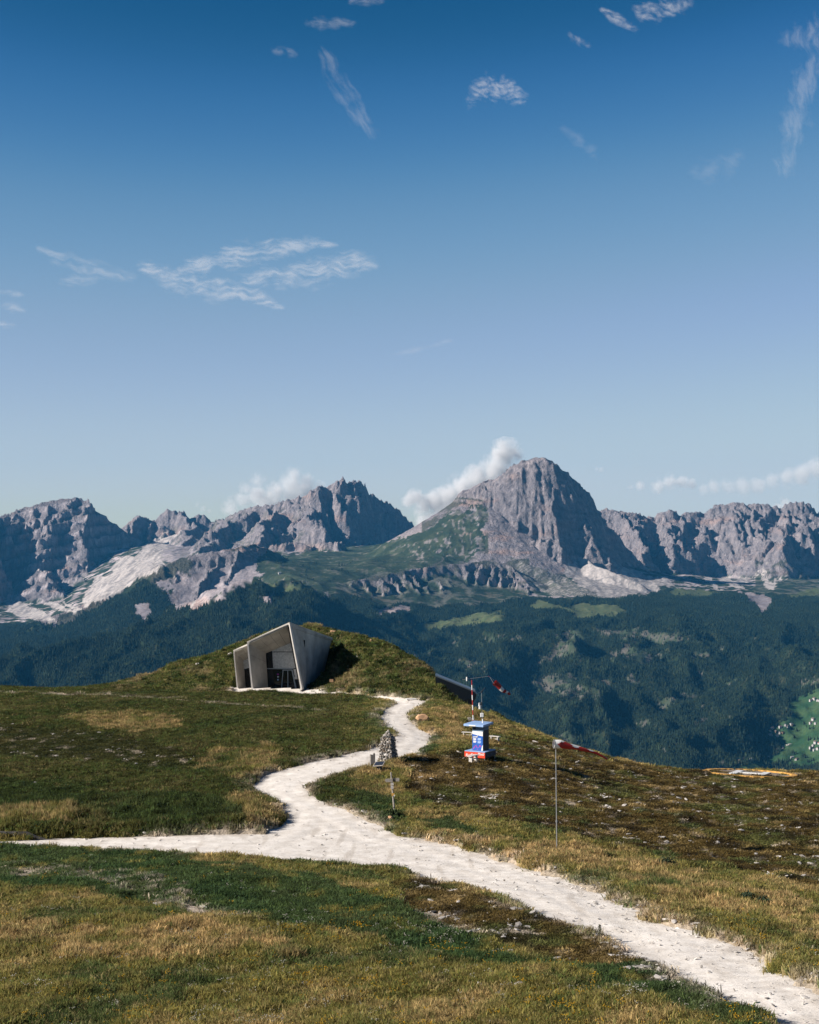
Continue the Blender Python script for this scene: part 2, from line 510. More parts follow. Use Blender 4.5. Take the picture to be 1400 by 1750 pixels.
# E: the great dome-headed peak
E = [(712, 920, 12500), (728, 910, 12550), (745, 900, 12600), (752, 886, 12600), (758, 878, 12600), (775, 867, 12600), (788, 850, 12600), (796, 838, 12600), (812, 832, 12600), (828, 822, 12600),
     (840, 818, 12600), (850, 819, 12600), (862, 808, 12600), (876, 796, 12600), (892, 787, 12600), (912, 781, 12600), (930, 782, 12600), (942, 787, 12620), (952, 800, 12640), (956, 803, 12650), (968, 806, 12650), (976, 812, 12660),
     (990, 826, 12680), (1002, 843, 12710), (1012, 862, 12780), (1020, 878, 12900), (1030, 892, 13060), (1046, 908, 13200), (1060, 926, 13320), (1078, 944, 13380), (1100, 966, 13400), (1128, 984, 13350), (1160, 1004, 13200)]
ridge(E[:9], 0.9, 0.85, 120, 0.75, 14, 1200, 41, soft=True)
ridge(E[8:19], 1.7, 1.55, 300, 0.8, 4, 1500, 42, soft=True, front=[(0, 0), (60, 35), (140, 120), (300, 430), (450, 800), (520, 950), (600, 1000), (1500, 1500)])
ridge(E[18:], 1.7, 2.3, 300, 0.75, 8, 1500, 43, soft=True, front=[(0, 0), (40, 40), (250, 560), (420, 760), (1500, 1330)])
ridge([(938, 786, 12600), (945, 812, 12470), (950, 838, 12370), (948, 868, 12280), (952, 893, 12210), (953, 918, 12150), (953, 948, 12105), (954, 970, 12080)], 1.7, 3.4, 300, 0.8, 8, 1300, 44, soft=True)
ridge([(920, 922, 12120), (938, 918, 12100), (958, 920, 12080), (960, 935, 12020), (955, 955, 11960)], 2.2, 2.6, 90, 0.7, 8, 400, 45)
ridge([(905, 790, 12560), (897, 820, 12470), (893, 850, 12370), (891, 880, 12270), (893, 905, 12200), (894, 925, 12150), (894, 948, 12130)], 1.6, 3.2, 260, 0.8, 8, 900, 46)
ridge([(866, 838, 12500), (859, 862, 12400), (857, 885, 12310), (857, 908, 12240), (858, 928, 12190), (859, 948, 12170)], 1.7, 2.9, 220, 0.8, 8, 700, 47)
ridge([(925, 800, 12560), (925, 830, 12450), (922, 860, 12370)], 2.2, 2.8, 90, 0.8, 6, 400, 48)
ridge([(842, 835, 12540), (837, 862, 12440), (833, 888, 12340), (831, 912, 12260), (831, 932, 12200), (834, 950, 12160)], 1.35, 2.4, 150, 0.8, 8, 900, 49)
ridge([(1000, 905, 12500), (1006, 918, 12420), (1014, 930, 12350)], 2.2, 2.8, 70, 0.8, 8, 400, 50)
ridge([(960, 804, 12640), (972, 818, 12570), (984, 836, 12510), (996, 852, 12480)], 1.6, 3.4, 200, 0.9, 6, 500, 52)
ridge([(995, 953, 12150), (1020, 966, 11980), (1050, 978, 11820), (1090, 996, 11650)], 0.62, 0.62, 200, 0.9, 2, 1600, 53, soft=True)
ridge([(820, 836, 12560), (808, 860, 12400), (790, 885, 12250)], 0.8, 1.1, 100, 0.8, 10, 1000, 54)
# lower cliff band under the alp, with gullies between its ribs
LC = [(595, 992, 10700), (640, 985, 10850), (690, 975, 11050), (740, 968, 11250), (790, 962, 11450), (830, 958, 11600), (862, 962, 11600), (885, 978, 11450), (905, 998, 11200)]
ridge(LC, 0.5, 0.95, 160, 0.75, 4, 1300, 61, soft=True)
for i in range(17):
    u = i / 16
    k = min(int(u * 8), 7); f = u * 8 - k
    a = LC[k]; b = LC[k + 1]
    x = a[0] + (b[0] - a[0]) * f; y = a[1] + (b[1] - a[1]) * f; Yd = a[2] + (b[2] - a[2]) * f
    ridge([(x, y + 2, Yd - 30), (x + 5, y + 16, Yd - 170), (x + 9, y + 34, Yd - 290), (x + 14, y + 52, Yd - 400)], 1.6, 2.2, 60, 0.8, 5, 300, 62 + i)
# F: jagged range at the right
Fr = [(1000, 878, 14700), (1025, 868, 14700), (1050, 870, 14700), (1075, 874, 14700), (1100, 882, 14750), (1118, 884, 14800), (1130, 876, 14800), (1145, 872, 14800),
      (1158, 876, 14850), (1162, 881, 14850), (1175, 875, 14850), (1196, 875, 14900), (1212, 871, 14900), (1228, 864, 14950), (1250, 859, 15000), (1268, 859, 15000),
      (1272, 863, 15000), (1288, 860, 15000), (1310, 863, 15000), (1335, 866, 15000), (1350, 860, 15000), (1366, 855, 15000), (1380, 861, 15050), (1392, 873, 15100),
      (1420, 870, 15100), (1480, 880, 15100)]
ridge(Fr, 0.9, 1.15, 200, 0.8, 22, 1500, 81, soft=True)
spurs(Fr, 34, 560, 330, 1.5, 2.1, 181, 0.55, 80, jag=30)
spurs(Fr, 13, 950, 470, 1.1, 1.6, 182, 0.45, 110, jag=30)

rockm = smooth(6, 40, H - T)                         # how much the rock stands proud of the soft terrain
PYb = HY - H / YY * F                                # photo row of every vertex
# weathering: vertical flutes, bedding steps and rubble on the rock
g0y = np.gradient(H, axis=0) / np.gradient(YY, axis=0); g0x = np.gradient(H, axis=1) / np.gradient(XX, axis=1)
crag = smooth(0.78, 1.25, np.sqrt(g0x ** 2 + g0y ** 2))
dist = rockm * (0.07 + 0.93 * crag)
flute = ridged(fx / 62 + 0.3 * fbm(fx / 150, fy / 150, 2, 71), fy / 420, 3, 73) - 0.95
H = H + dist * (flute * (11 + 12 * smooth(790, 820, PX) * smooth(965, 945, PX) * (YY < 13300)) + 10 * fbm(fx / 55, fy / 55, 4, 75) + 16 * (ridged(fx / 240, fy / 240, 3, 79) - 1.0))
H = H + dist * smooth(1010, 1060, PX) * smooth(13600, 14000, YY) * (24 * (ridged(fx / 130, fy / 130, 3, 86) - 1.0) + 12 * fbm(fx / 60, fy / 60, 3, 87))
face = smooth(780, 815, PX) * smooth(1120, 1000, PX) * (YY < 13450) * dist
diag = ridged((fx + 0.45 * H) / 105.0 + 0.3 * fbm(fx / 160, fy / 160, 2, 88), (H - 0.3 * fx) / 330.0, 3, 89) - 0.95
H = H + face * (20 * diag + 16 * (ridged(fx / 170, H / 210, 3, 85) - 1.0))
crack = smooth(0.55, 1.05, ridged((fx + 0.25 * H) / 42.0, (H + fy) / 260.0, 3, 84) - 0.35)
bed = np.where(PX < 205, H - 0.28 * fx, H * 1.3 + 0.1 * fx)
bed = (bed + 18 * fbm(fx / 300, fy / 300, 3, 83)) / np.where(PX < 205, 115.0, 62.0)
amp = np.where(PX < 205, 24.0, np.where(PX < 480, 5.0, 2.6))
H = H + dist * amp * np.sin(2 * np.pi * bed)
talus = smooth(0.02, 0.5, rockm) * (1 - rockm)
PY = HY - H / YY * F

# ---- surface cover masks, drawn as patches of the land with ragged borders
jx = 7.0 * fbm(PX / 24, PY / 24, 5, 91, 0.62); jy = 4.6 * fbm(PX / 26 + 40, PY / 18, 5, 93, 0.62)
MX, MY = PX + jx, PY + jy
def patch(*polys, rough=1.0):
    m = np.zeros(PX.shape, bool)
    for p in polys: m |= inpoly(PX + jx * rough, PY + jy * rough, p)
    return m
scree = patch([(148, 1012), (160, 1000), (162, 982), (180, 981), (196, 980), (192, 968), (212, 950), (240, 946), (250, 930), (262, 920), (268, 910), (284, 905), (314, 906), (302, 916),
               (288, 926), (278, 945), (274, 960), (284, 966), (255, 980), (230, 998), (200, 1016), (172, 1026), (158, 1034), (140, 1038)],
              [(43, 946), (60, 955), (80, 962), (95, 970), (108, 985), (100, 985), (85, 972), (70, 975), (50, 985), (38, 978), (50, 968)],
              [(-60, 1000), (0, 1013), (12, 1020), (30, 1028), (55, 1040), (80, 1050), (98, 1060), (80, 1062), (50, 1057), (25, 1042), (5, 1032), (-60, 1020)],
              [(72, 1026), (100, 1033), (137, 1046), (128, 1049), (95, 1041), (75, 1034)], [(100, 1026), (125, 1032), (142, 1041), (135, 1045)],
              [(8, 1036), (30, 1046), (46, 1054), (30, 1054), (10, 1046)],
              [(989, 946), (1000, 950), (1018, 956), (1032, 962), (1060, 964), (1080, 972), (1100, 979), (1128, 986), (1160, 1004), (1140, 1003), (1120, 1000), (1134, 1014), (1118, 1012),
               (1080, 1020), (1050, 1022), (1028, 1018), (1004, 1008), (988, 994), (974, 988), (960, 976), (970, 964), (986, 956)],
              [(1198, 975), (1204, 977), (1236, 1011), (1220, 1006), (1206, 994)], [(1218, 972), (1232, 976), (1264, 996), (1280, 1013), (1260, 1004), (1232, 992)],
              [(1258, 992), (1286, 980), (1318, 960), (1312, 972), (1284, 988), (1268, 998)], [(1302, 974), (1309, 978), (1312, 992), (1328, 1003), (1316, 1009), (1308, 1002)],
              [(1326, 1002), (1326, 988), (1342, 970), (1352, 962), (1333, 988), (1331, 1001)], [(1330, 999), (1342, 986), (1366, 956), (1348, 982)],
              [(290, 1010), (298, 1008), (320, 1020), (338, 1030), (326, 1038), (310, 1042), (297, 1046)])
streak = patch([(868, 950), (900, 965), (960, 982), (1000, 1005), (1034, 1022), (1000, 1020), (960, 1018), (930, 1014), (905, 997), (885, 977)], rough=0.7)
alp = patch([(445, 985), (470, 955), (500, 945), (540, 940), (590, 938), (640, 925), (690, 918), (720, 912), (745, 900), (770, 880), (800, 868), (826, 852), (838, 850), (842, 862), (834, 885), (826, 905),
             (828, 935), (800, 957), (740, 966), (690, 974), (640, 984), (600, 992), (560, 1002), (520, 1012), (480, 1006), (450, 998)], rough=1.3)
alp |= patch([(455, 940), (480, 946), (500, 960), (470, 985), (440, 975), (442, 960)])
meadow = patch([(712, 1080), (716, 1068), (760, 1060), (800, 1053), (830, 1047), (850, 1043), (872, 1053), (858, 1062), (820, 1068), (780, 1072), (740, 1079)],
               [(895, 1034), (925, 1028), (950, 1030), (960, 1038), (990, 1031), (1030, 1034), (1078, 1044), (1060, 1051), (1010, 1055), (968, 1058), (985, 1047), (950, 1042), (925, 1042)],
               [(1143, 1011), (1160, 1006), (1200, 1008), (1238, 1013), (1220, 1018), (1180, 1021), (1150, 1018)], [(1340, 1016), (1400, 1004), (1440, 1004), (1400, 1018), (1350, 1022)],
               [(440, 1010), (460, 1000), (500, 1000), (520, 1008), (500, 1012)], rough=0.8)
valley = patch([(1560, 1150), (1400, 1178), (1370, 1188), (1350, 1200), (1352, 1222), (1330, 1240), (1312, 1250), (1318, 1262), (1335, 1270), (1332, 1285), (1322, 1295), (1290, 1305), (1250, 1312), (1225, 1318),
                (1210, 1330), (1300, 1332), (1308, 1316), (1330, 1299), (1346, 1303), (1370, 1310), (1400, 1306), (1560, 1300)], rough=0.5)
clear = patch([(965, 1075), (990, 1075), (1000, 1090), (985, 1110), (960, 1127), (930, 1132), (900, 1152), (888, 1146), (920, 1120), (950, 1105)], [(1020, 1075), (1080, 1075), (1150, 1085), (1185, 1090), (1150, 1099), (1080, 1096), (1030, 1091)],
              [(900, 1165), (960, 1150), (990, 1168), (1030, 1178), (1025, 1202), (980, 1192), (940, 1197)], [(1122, 1204), (1150, 1190), (1180, 1181), (1170, 1197), (1140, 1212)], [(786, 1134), (805, 1125), (814, 1138), (795, 1152)],
              [(1370, 1165), (1395, 1155), (1404, 1170), (1375, 1177)], [(700, 1110), (735, 1105), (752, 1120), (720, 1128)], [(1060, 1100), (1085, 1105), (1130, 1125), (1090, 1140), (1070, 1125)], rough=1.6)
clear |= (fbm(PX / 38, PY / 24, 4, 131) > 0.62) & (PX > 560) & (PY > 1085)
cliffs = patch([(1268, 1014), (1290, 1012), (1320, 1022), (1312, 1042), (1298, 1047), (1280, 1030)], [(290, 1000), (310, 1005), (330, 1030), (300, 1050), (292, 1030)], [(225, 1035), (250, 1030), (262, 1050), (240, 1058)],
               [(640, 1040), (690, 1035), (700, 1045), (650, 1050)], [(440, 1020), (470, 1017), (466, 1030), (446, 1030)])
treeline = np.interp(PX, [-110, 0, 100, 150, 200, 245, 290, 330, 360, 410, 450, 520, 600, 700, 850, 900, 1000, 1100, 1150, 1200, 1280, 1400, 1520],
                     [1066, 1062, 1066, 1046, 1017, 994, 1012, 1040, 1028, 1008, 1000, 1010, 1024, 1036, 1034, 1018, 1024, 1020, 1006, 1013, 1014, 1020, 1026])
treeline = treeline + 9 * fbm(PX / 45, PY / 45, 3, 141)
woods = (PY > treeline) & ~meadow & ~valley & ~cliffs
woods[:, :] &= ~((PX > 280) & (PX < 345) & (PY < 1045) & (PY > 985) & (rockm > 0.3))

# ---- base colours of the land
def lerp3(a, b, t): return a + (b - a) * t[..., None]
c3 = lambda r, g, b: np.array([r, g, b])
n1 = fbm(fx / 160, fy / 160, 4, 151); n2 = fbm(fx / 45, fy / 45, 3, 153); n3 = fbm(fx / 500, H / 120, 4, 155)
rock = lerp3(np.broadcast_to(c3(0.285, 0.262, 0.262), PX.shape + (3,)), c3(0.40, 0.355, 0.34), smooth(-0.5, 0.7, n1 + 0.5 * n2))
ledge = smooth(0.2, 0.9, np.sin(2 * np.pi * bed + 0.9)) * (PX < 210)  # pale beds; also paints in the top light that ledges would catch
rock = np.where((PX < 210)[..., None], rock * (0.70 + 0.72 * ledge)[..., None], rock)  # rock between ledges darkened to strengthen that painted contrast
rock = lerp3(rock, c3(0.46, 0.33, 0.27), 0.75 * smooth(0.35, 0.75, n3))
rock = lerp3(rock, c3(0.17, 0.165, 0.17), 0.6 * smooth(0.3, 0.8, -n2 + 0.3 * n1))
rock = lerp3(rock, c3(0.15, 0.145, 0.15), 0.38 * (1 - crack) * smooth(0.2, 0.9, crag))
rock = rock * np.array([1.02, 1.0, 1.055])
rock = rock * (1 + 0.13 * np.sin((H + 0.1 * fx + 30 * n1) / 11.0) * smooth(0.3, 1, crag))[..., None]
grassc = lerp3(np.broadcast_to(c3(0.032, 0.047, 0.028), PX.shape + (3,)), c3(0.058, 0.072, 0.042), smooth(-0.5, 0.6, n1 + 0.4 * n2))
fan = ridged((fx + 30 * fbm(fx / 200, fy / 200, 3, 158)) / 45, fy / 900, 4, 157, 0.65) - 1.0
screec = lerp3(np.broadcast_to(c3(0.29, 0.265, 0.255), PX.shape + (3,)), c3(0.49, 0.445, 0.42), smooth(-0.7, 0.45, fan + 0.6 * n2 + 0.4 * n1))
slopeg = lerp3(grassc, rock, smooth(0.0, 0.5, n1 + 0.5 * n2 + 0.1))
dzy = np.gradient(H, axis=0) / np.gradient(YY, axis=0); dzx = np.gradient(H, axis=1) / np.gradient(XX, axis=1)
steep = np.sqrt(dzx ** 2 + dzy ** 2)
colr = lerp3(slopeg, rock, rockm)
green_ledge = ((PX > 330) & (PX < 480) & (PY > 880) & (PY < 945)) | ((PX > 1290) & (PY > 950)) | ((PX > 560) & (PX < 905) & (PY > 955)) | ((PX > 720) & (PX < 835) & (PY > 850))
colr = lerp3(colr, grassc, 0.8 * green_ledge * smooth(1.5, 0.85, steep) * smooth(-0.5, 0.2, n1 + 0.4 * n2))
# D shoulder crest and left flank carry grass and scrub
dgreen = patch([(60, 1075), (150, 1036), (200, 1006), (240, 981), (280, 961), (330, 944), (352, 940), (345, 960), (300, 985), (285, 1010), (290, 1050), (200, 1060)], rough=2.0)
colr = lerp3(colr, grassc * 0.75, 0.85 * dgreen)
drock = patch([(262, 985), (285, 962), (330, 948), (352, 944), (385, 940), (440, 933), (458, 945), (455, 965), (448, 985), (420, 995), (400, 1002), (362, 1026), (338, 1040), (310, 1044), (296, 1048), (290, 1012)], rough=1.6)
strat = smooth(-0.2, 0.6, np.sin((H + 0.55 * fx) / 17.0 + 2 * n2))
colr = np.where((drock & ~(dgreen & (n1 > 0)))[..., None], lerp3(rock * 0.86, rock * 1.08, strat), colr)
brock = patch([(275, 905), (320, 905), (385, 890), (440, 870), (520, 870), (535, 925), (560, 935), (530, 940), (480, 945), (455, 935), (430, 930), (380, 936), (330, 945), (290, 962), (275, 960)], rough=1.0)
colr = np.where(brock[..., None], lerp3(rock, grassc * 1.4, 0.45 * smooth(0.0, 0.6, n1 - 0.6 * n2)), colr)
alpn = smooth(0.25, 0.6, ridged(fx / 70, fy / 170, 3, 161) - 1.0 + 0.5 * n1)
alpc = lerp3(grassc * 1.05, rock, 0.55 * alpn * (0.35 + 0.65 * ((PX > 690) & (PY < 960))))
alpw = (alp & (steep < 1.4)) & ~((PX > 790) & (fbm(PX / 14, PY / 12, 4, 163) > (842 - PX) / 45.0 - 0.25)) & ~((PY < 905) & (PX > 715) & (fbm(PX / 16, PY / 10, 4, 164) > (PY - 868) / 40.0))
colr = np.where(alpw[..., None], alpc, colr)
along = (fx * 0.55 + fy * 0.83); across = (fx * 0.83 - fy * 0.55)
st = smooth(-0.05, 0.25, fbm((across + 45 * fbm(fx / 300, fy / 300, 3, 169)) / 11, along / 700, 4, 165, 0.65))
strc = lerp3(grassc * 1.1, screec * 0.9, 0.25 + 0.6 * st)
colr = np.where((streak & (crag < 0.8))[..., None], strc, colr)
talm = scree & (crag < 0.75)
rub = smooth(0.0, 0.4, fbm(fx / 34, fy / 34, 3, 167)) * ((PX > 985) & (PX < 1110) & (PY > 985))
colr = np.where(talm[..., None], lerp3(screec, np.broadcast_to(c3(0.2, 0.19, 0.19), PX.shape + (3,)), 0.75 * rub), colr)
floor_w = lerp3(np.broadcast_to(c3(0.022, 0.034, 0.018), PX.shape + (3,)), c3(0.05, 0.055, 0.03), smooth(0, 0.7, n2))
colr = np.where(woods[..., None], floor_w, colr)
clearc = lerp3(np.broadcast_to(c3(0.055, 0.075, 0.045), PX.shape + (3,)), c3(0.125, 0.115, 0.100), smooth(-0.3, 0.5, n2 + n1))
colr = np.where((clear & woods)[..., None], clearc, colr)
colr = np.where(cliffs[..., None], lerp3(rock, c3(0.17, 0.14, 0.14), 0.75 * smooth(-0.4, 0.5, n2 + n1)), colr)
md = lerp3(np.broadcast_to(c3(0.085, 0.112, 0.052), PX.shape + (3,)), c3(0.115, 0.13, 0.065), smooth(-0.5, 0.5, n2))
colr = np.where(meadow[..., None], md, colr)
vg = lerp3(np.broadcast_to(c3(0.032, 0.078, 0.036), PX.shape + (3,)), c3(0.060, 0.105, 0.046), smooth(-0.4, 0.4, pnoise(PX / 26, PY / 11, 171)))
colr = np.where(valley[..., None], vg, colr)

m, t, b = nt('mountain_ground')
va = N(t, 'ShaderNodeAttribute', attribute_type='GEOMETRY', attribute_name='cover')
ra = N(t, 'ShaderNodeAttribute', attribute_type='GEOMETRY', attribute_name='rockiness')
na = noise_tex(t, 1 / 22.0, 8, 0.65); nb = noise_tex(t, 1 / 60.0, 6, 0.6)
sc = ramp(t, na.outputs['Fac'], [(0.3, (0.66, 0.66, 0.68)), (0.7, (1.25, 1.22, 1.2))])
t.links.new(mixrgb(t, 0.8, va.outputs['Color'], sc, 'MULTIPLY'), b.inputs['Base Color'])
bp = t.nodes.new('ShaderNodeBump'); bp.inputs['Distance'].default_value = 42.0
t.links.new(ra.outputs['Fac'], bp.inputs['Strength'])
t.links.new(na.outputs['Fac'], bp.inputs['Height'])
t.links.new(bp.outputs[0], b.inputs['Normal'])
b.inputs['Specular IOR Level'].default_value = 0.0
MOUNT = m
rockiness = np.where(woods | meadow | valley | (alp & (steep < 1.4)), 0.25, 0.35 + 0.65 * rockm)
rockiness = np.where(talm | streak, 0.35, rockiness)
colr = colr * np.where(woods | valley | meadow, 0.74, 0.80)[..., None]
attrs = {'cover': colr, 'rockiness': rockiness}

qr = rockm[:-1, :-1]; qpx = PX[:-1, :-1]; qY = YY[:-1, :-1]; qpy = PY[:-1, :-1]
wood_q = woods[:-1, :-1]; val_q = valley[:-1, :-1]; alp_q = alp[:-1, :-1]; mead_q = meadow[:-1, :-1]
reg = np.zeros(qr.shape, int)                        # 0 forest slopes
reg[val_q] = 1
reg[(mead_q | alp_q) & (qY > 9000) & (qr < 0.5)] = 2
hi = (qY > 11900) & (qr >= 0.02) | ((qY > 13000) & ~wood_q)
reg[hi & (qpx < 362) & (qY > 12200)] = 3
reg[hi & (qpx >= 362) & (qpx < 735) & (qY > 12700)] = 4
reg[hi & (qpx >= 700) & (qY < 13420) & (qpx < 1180)] = 5
reg[(hi & (qpx >= 735) & (qY >= 13420)) | (hi & (qpx >= 1180))] = 6
reg[(qY > 9600) & (qY <= 12200) & (qr > 0.25) & (qpx < 500) & ~wood_q] = 7
reg[(qY > 9600) & (qY <= 11900) & (qr > 0.25) & (qpx > 560) & (qpx < 930) & ~wood_q & ~alp_q] = 8
for k, nm in enumerate(['forested_hillside', 'valley_meadow', 'alpine_pasture', 'bedded_mountain', 'cloud_capped_massif', 'domed_mountain', 'jagged_mountain_range', 'rocky_shoulder', 'lower_cliff_band']):
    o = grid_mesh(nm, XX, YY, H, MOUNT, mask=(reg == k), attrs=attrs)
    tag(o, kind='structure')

# bilinear sampling of the far grid
def far_at(px, Y, arr):
    i = np.clip(np.interp(Y, rows, np.arange(len(rows))), 0, len(rows) - 1.001)
    j = np.clip((px - cols[0]) / 2.0, 0, len(cols) - 1.001)
    i0 = i.astype(int); j0 = j.astype(int); a = i - i0; c = j - j0
    if arr.ndim == 3: a = a[:, None]; c = c[:, None]
    return (arr[i0, j0] * (1 - a) + arr[i0 + 1, j0] * a) * (1 - c) + (arr[i0, j0 + 1] * (1 - a) + arr[i0 + 1, j0 + 1] * a) * c
def far_near(px, Y, arr):
    i = np.clip(np.round(np.interp(Y, rows, np.arange(len(rows)))), 0, len(rows) - 1).astype(int)
    j = np.clip(np.round((px - cols[0]) / 2.0), 0, len(cols) - 1).astype(int)
    return arr[i, j]
def far_hit(px, py, y0=5600.0):
    """Depth at which the sight line through a photo pixel first meets the far land."""
    c = int(np.clip(round((px - cols[0]) / 2.0), 0, len(cols) - 1))
    r0 = int(np.searchsorted(rows, y0))
    k = np.nonzero(PY[r0:, c] <= py)[0]
    r = r0 + (k[0] if len(k) else len(rows) - r0 - 1)
    return rows[r], XX[r, c], H[r, c]

# ---- the wood: hundreds of thousands of spruces
def cone_tree(seed, mat):
    r = random.Random(seed); v = []; f = []
    for (z0, z1, rad) in ((0.10, 0.55, 0.19), (0.32, 0.80, 0.135), (0.58, 1.0, 0.085)):
        k = len(v); ph = r.uniform(0, 6)
        for i in range(6):
            a = ph + i * math.pi / 3; q = rad * r.uniform(0.75, 1.2)
            v.append((q * math.cos(a), q * math.sin(a), z0 + r.uniform(-0.04, 0.04)))
        v.append((0, 0, z1))
        for i in range(6): f.append((k + i, k + (i + 1) % 6, k + 6))
    return proto('spruce', v, f, mat)
SPRUCE = tint_mat('spruce_needles', 0.9)
nT = 420000
u = rng.random(nT)
tY = np.sqrt(5650.0 ** 2 + u * (11900.0 ** 2 - 5650.0 ** 2))
tpx = rng.uniform(-60, 1460, nT)
w = far_near(tpx, tY, woods.astype(float))
cl = far_near(tpx, tY, (clear | (fbm(fx / 130, fy / 130, 3, 181) > 0.7)).astype(float))
tpy = far_at(tpx, tY, PY)
# drop what no near-by viewpoint can see: land behind a nearer crest
up = np.minimum.accumulate(PY, 0)
hid = far_at(tpx, tY, up) < tpy - 14
keep = (w > 0.5) & (rng.random(nT) < np.where(cl > 0.5, 0.12, 0.93)) & ~hid & (tpy < 1345) & (far_at(tpx, tY, steep) < 1.6)
# scattered trees on the pasture, the meadows' edges and hedges in the valley
al = far_near(tpx, tY, (alp | meadow).astype(float)) * (fbm(tpx / 30, tY / 300, 3, 191) > 0.45) * (rng.random(nT) < 0.10)
vl = far_near(tpx, tY, valley.astype(float)) * (fbm(tpx / 24, tpy / 9, 3, 193) > 0.58) * (rng.random(nT) < 0.9)
keep |= ((al > 0) | (vl > 0)) & ~hid & (tpy < 1345)
tpx, tY = tpx[keep], tY[keep]
tx = (tpx - 700) / F * tY
tz = far_at(tpx, tY, H) - 1.0
n = len(tx)
hgt = rng.uniform(15, 31, n) * (0.8 + 0.25 * pnoise(tx / 200, tY / 200, 197))
g = rng.uniform(0.7, 1.35, n)
base = np.stack([0.0125 * g, 0.0215 * g, 0.0115 * g], -1)
lite = (pnoise(tx / 160, tY / 160, 199) > 0.25) & (rng.random(n) < 0.45)
base[lite] = np.stack([0.023 * g, 0.034 * g, 0.0145 * g], -1)[lite]
forest = scatter('spruce_forest', np.stack([tx, tY, tz], -1), np.stack([rng.uniform(-.04, .04, n), rng.uniform(-.04, .04, n), rng.uniform(0, 6.28, n)], -1),
                 np.stack([hgt * rng.uniform(.85, 1.3, n), hgt * rng.uniform(.85, 1.3, n), hgt], -1), base,
                 [cone_tree(s, SPRUCE) for s in (1, 2, 3)], rng.integers(0, 3, n))
print('trees', n)
# ------------------------------------------------------------------ near ground: the grassy hilltop
NT_ = []
def nr(px, *rows_):
    for py, Y in rows_: NT_.append((px, py, Y))
nr(-320, (2320, 9), (1950, 24), (1750, 42), (1600, 54), (1500, 70), (1445, 83), (1380, 97), (1300, 117), (1240, 141), (1200, 166), (1174, 192), (1186, 240), (1300, 420))
nr(0,    (2320, 9), (1950, 24), (1750, 42), (1600, 54), (1500, 70), (1446, 83), (1426, 87), (1378, 97), (1300, 117), (1240, 141), (1200, 166), (1176, 190), (1190, 240), (1300, 420))
nr(200,  (1426, 87), (1378, 97), (1300, 116), (1174, 188), (1176, 194), (1200, 240))
nr(350,  (2320, 9), (1950, 24), (1750, 41), (1600, 54), (1500, 69), (1460, 79), (1425, 86), (1376, 97), (1300, 115), (1240, 137), (1200, 160), (1179, 178), (1300, 420))
nr(560,  (1430, 85), (1300, 113), (1186, 172), (1180, 177))
nr(700,  (2330, 9), (1955, 24), (1750, 40), (1600, 53), (1500, 72), (1430, 85), (1378, 95), (1303, 113), (1250, 132), (1210, 151), (1195, 161), (1400, 420))
nr(850,  (1525, 64), (1470, 78), (1378, 96), (1298, 117), (1245, 144), (1237, 150), (1252, 180), (1480, 420))
nr(930,  (1264, 145), (1285, 180))
nr(1050, (2330, 9), (1955, 24), (1750, 39), (1605, 53), (1540, 61), (1470, 77), (1400, 93), (1340, 119), (1301, 140), (1312, 165), (1540, 420))
nr(1200, (1590, 54), (1480, 76), (1380, 105), (1322, 138), (1319, 146), (1335, 175))
nr(1280, (1332, 135.5), (1325, 140), (1318, 144.5), (1324, 158))
nr(1400, (2330, 9), (1955, 24), (1750, 37.5), (1697, 41), (1600, 54), (1500, 72), (1420, 91), (1350, 122), (1324, 143), (1336, 175), (1560, 420))
nr(1720, (2330, 9), (1955, 24), (1750, 37.5), (1600, 54), (1500, 72), (1420, 91), (1350, 122), (1326, 143), (1340, 175), (1560, 420))
# the mound over the museum: foot, crest, back
for px, py, Y in [(205, 1172, 193), (250, 1161, 196), (300, 1143, 198), (350, 1125, 199), (400, 1104, 200), (440, 1089, 200), (480, 1077, 200), (523, 1070, 199), (566, 1077, 197),
                  (603, 1087, 193), (640, 1097, 188), (670, 1112, 183), (700, 1130, 178), (735, 1152, 172), (752, 1172, 167), (770, 1194, 163), (800, 1206.5, 159.5)]:
    NT_.append((px, py, Y))
for px, py, Y in [(250, 1176, 187), (300, 1176, 184), (350, 1177, 181), (400, 1178, 180), (560, 1180, 177.5), (620, 1187, 170.5), (660, 1192, 166), (700, 1195.5, 161.5), (745, 1199, 158.5), (800, 1209, 156.5)]:
    NT_.append((px, py, Y))
for px, py, Y in [(205, 1215, 240), (400, 1165, 240), (480, 1150, 240), (566, 1150, 238), (640, 1180, 230), (735, 1230, 215), (800, 1265, 200)]:
    NT_.append((px, py, Y))
NUV = lambda px, Y: (px / 330.0, np.log(Y) * 6.0)
_q = np.array(NT_, float)
near_tps = TPS(np.stack(NUV(_q[:, 0], _q[:, 2]), -1), _q[:, 1], 6e-3)

# museum floor plan and the oriel's plan stay level
FLOOR = -19.42
MUSEUM_PLAN = [(-21.5, 181.2), (-18.7, 179.3), (-12.75, 177.2), (-11.3, 186.6), (-14.2, 191.2), (-21.4, 189.5)]
def ground_soft(x, Y):
    px = 700 + x / Y * F
    return (HY - near_tps(*NUV(px, Y))) / F * Y

def ray_ground(px, py, y0=30.0, y1=230.0):
    """Ground point under a photo pixel: first crossing of the sight line with the hill."""
    Ys = np.geomspace(y0, y1, 700)
    p = near_tps(*NUV(np.full(Ys.shape, float(px)), Ys))
    k = np.nonzero(p <= py)[0]
    Yh = Ys[k[0]] if len(k) else Ys[int(np.argmin(p))]
    return ((px - 700) / F * Yh, Yh)

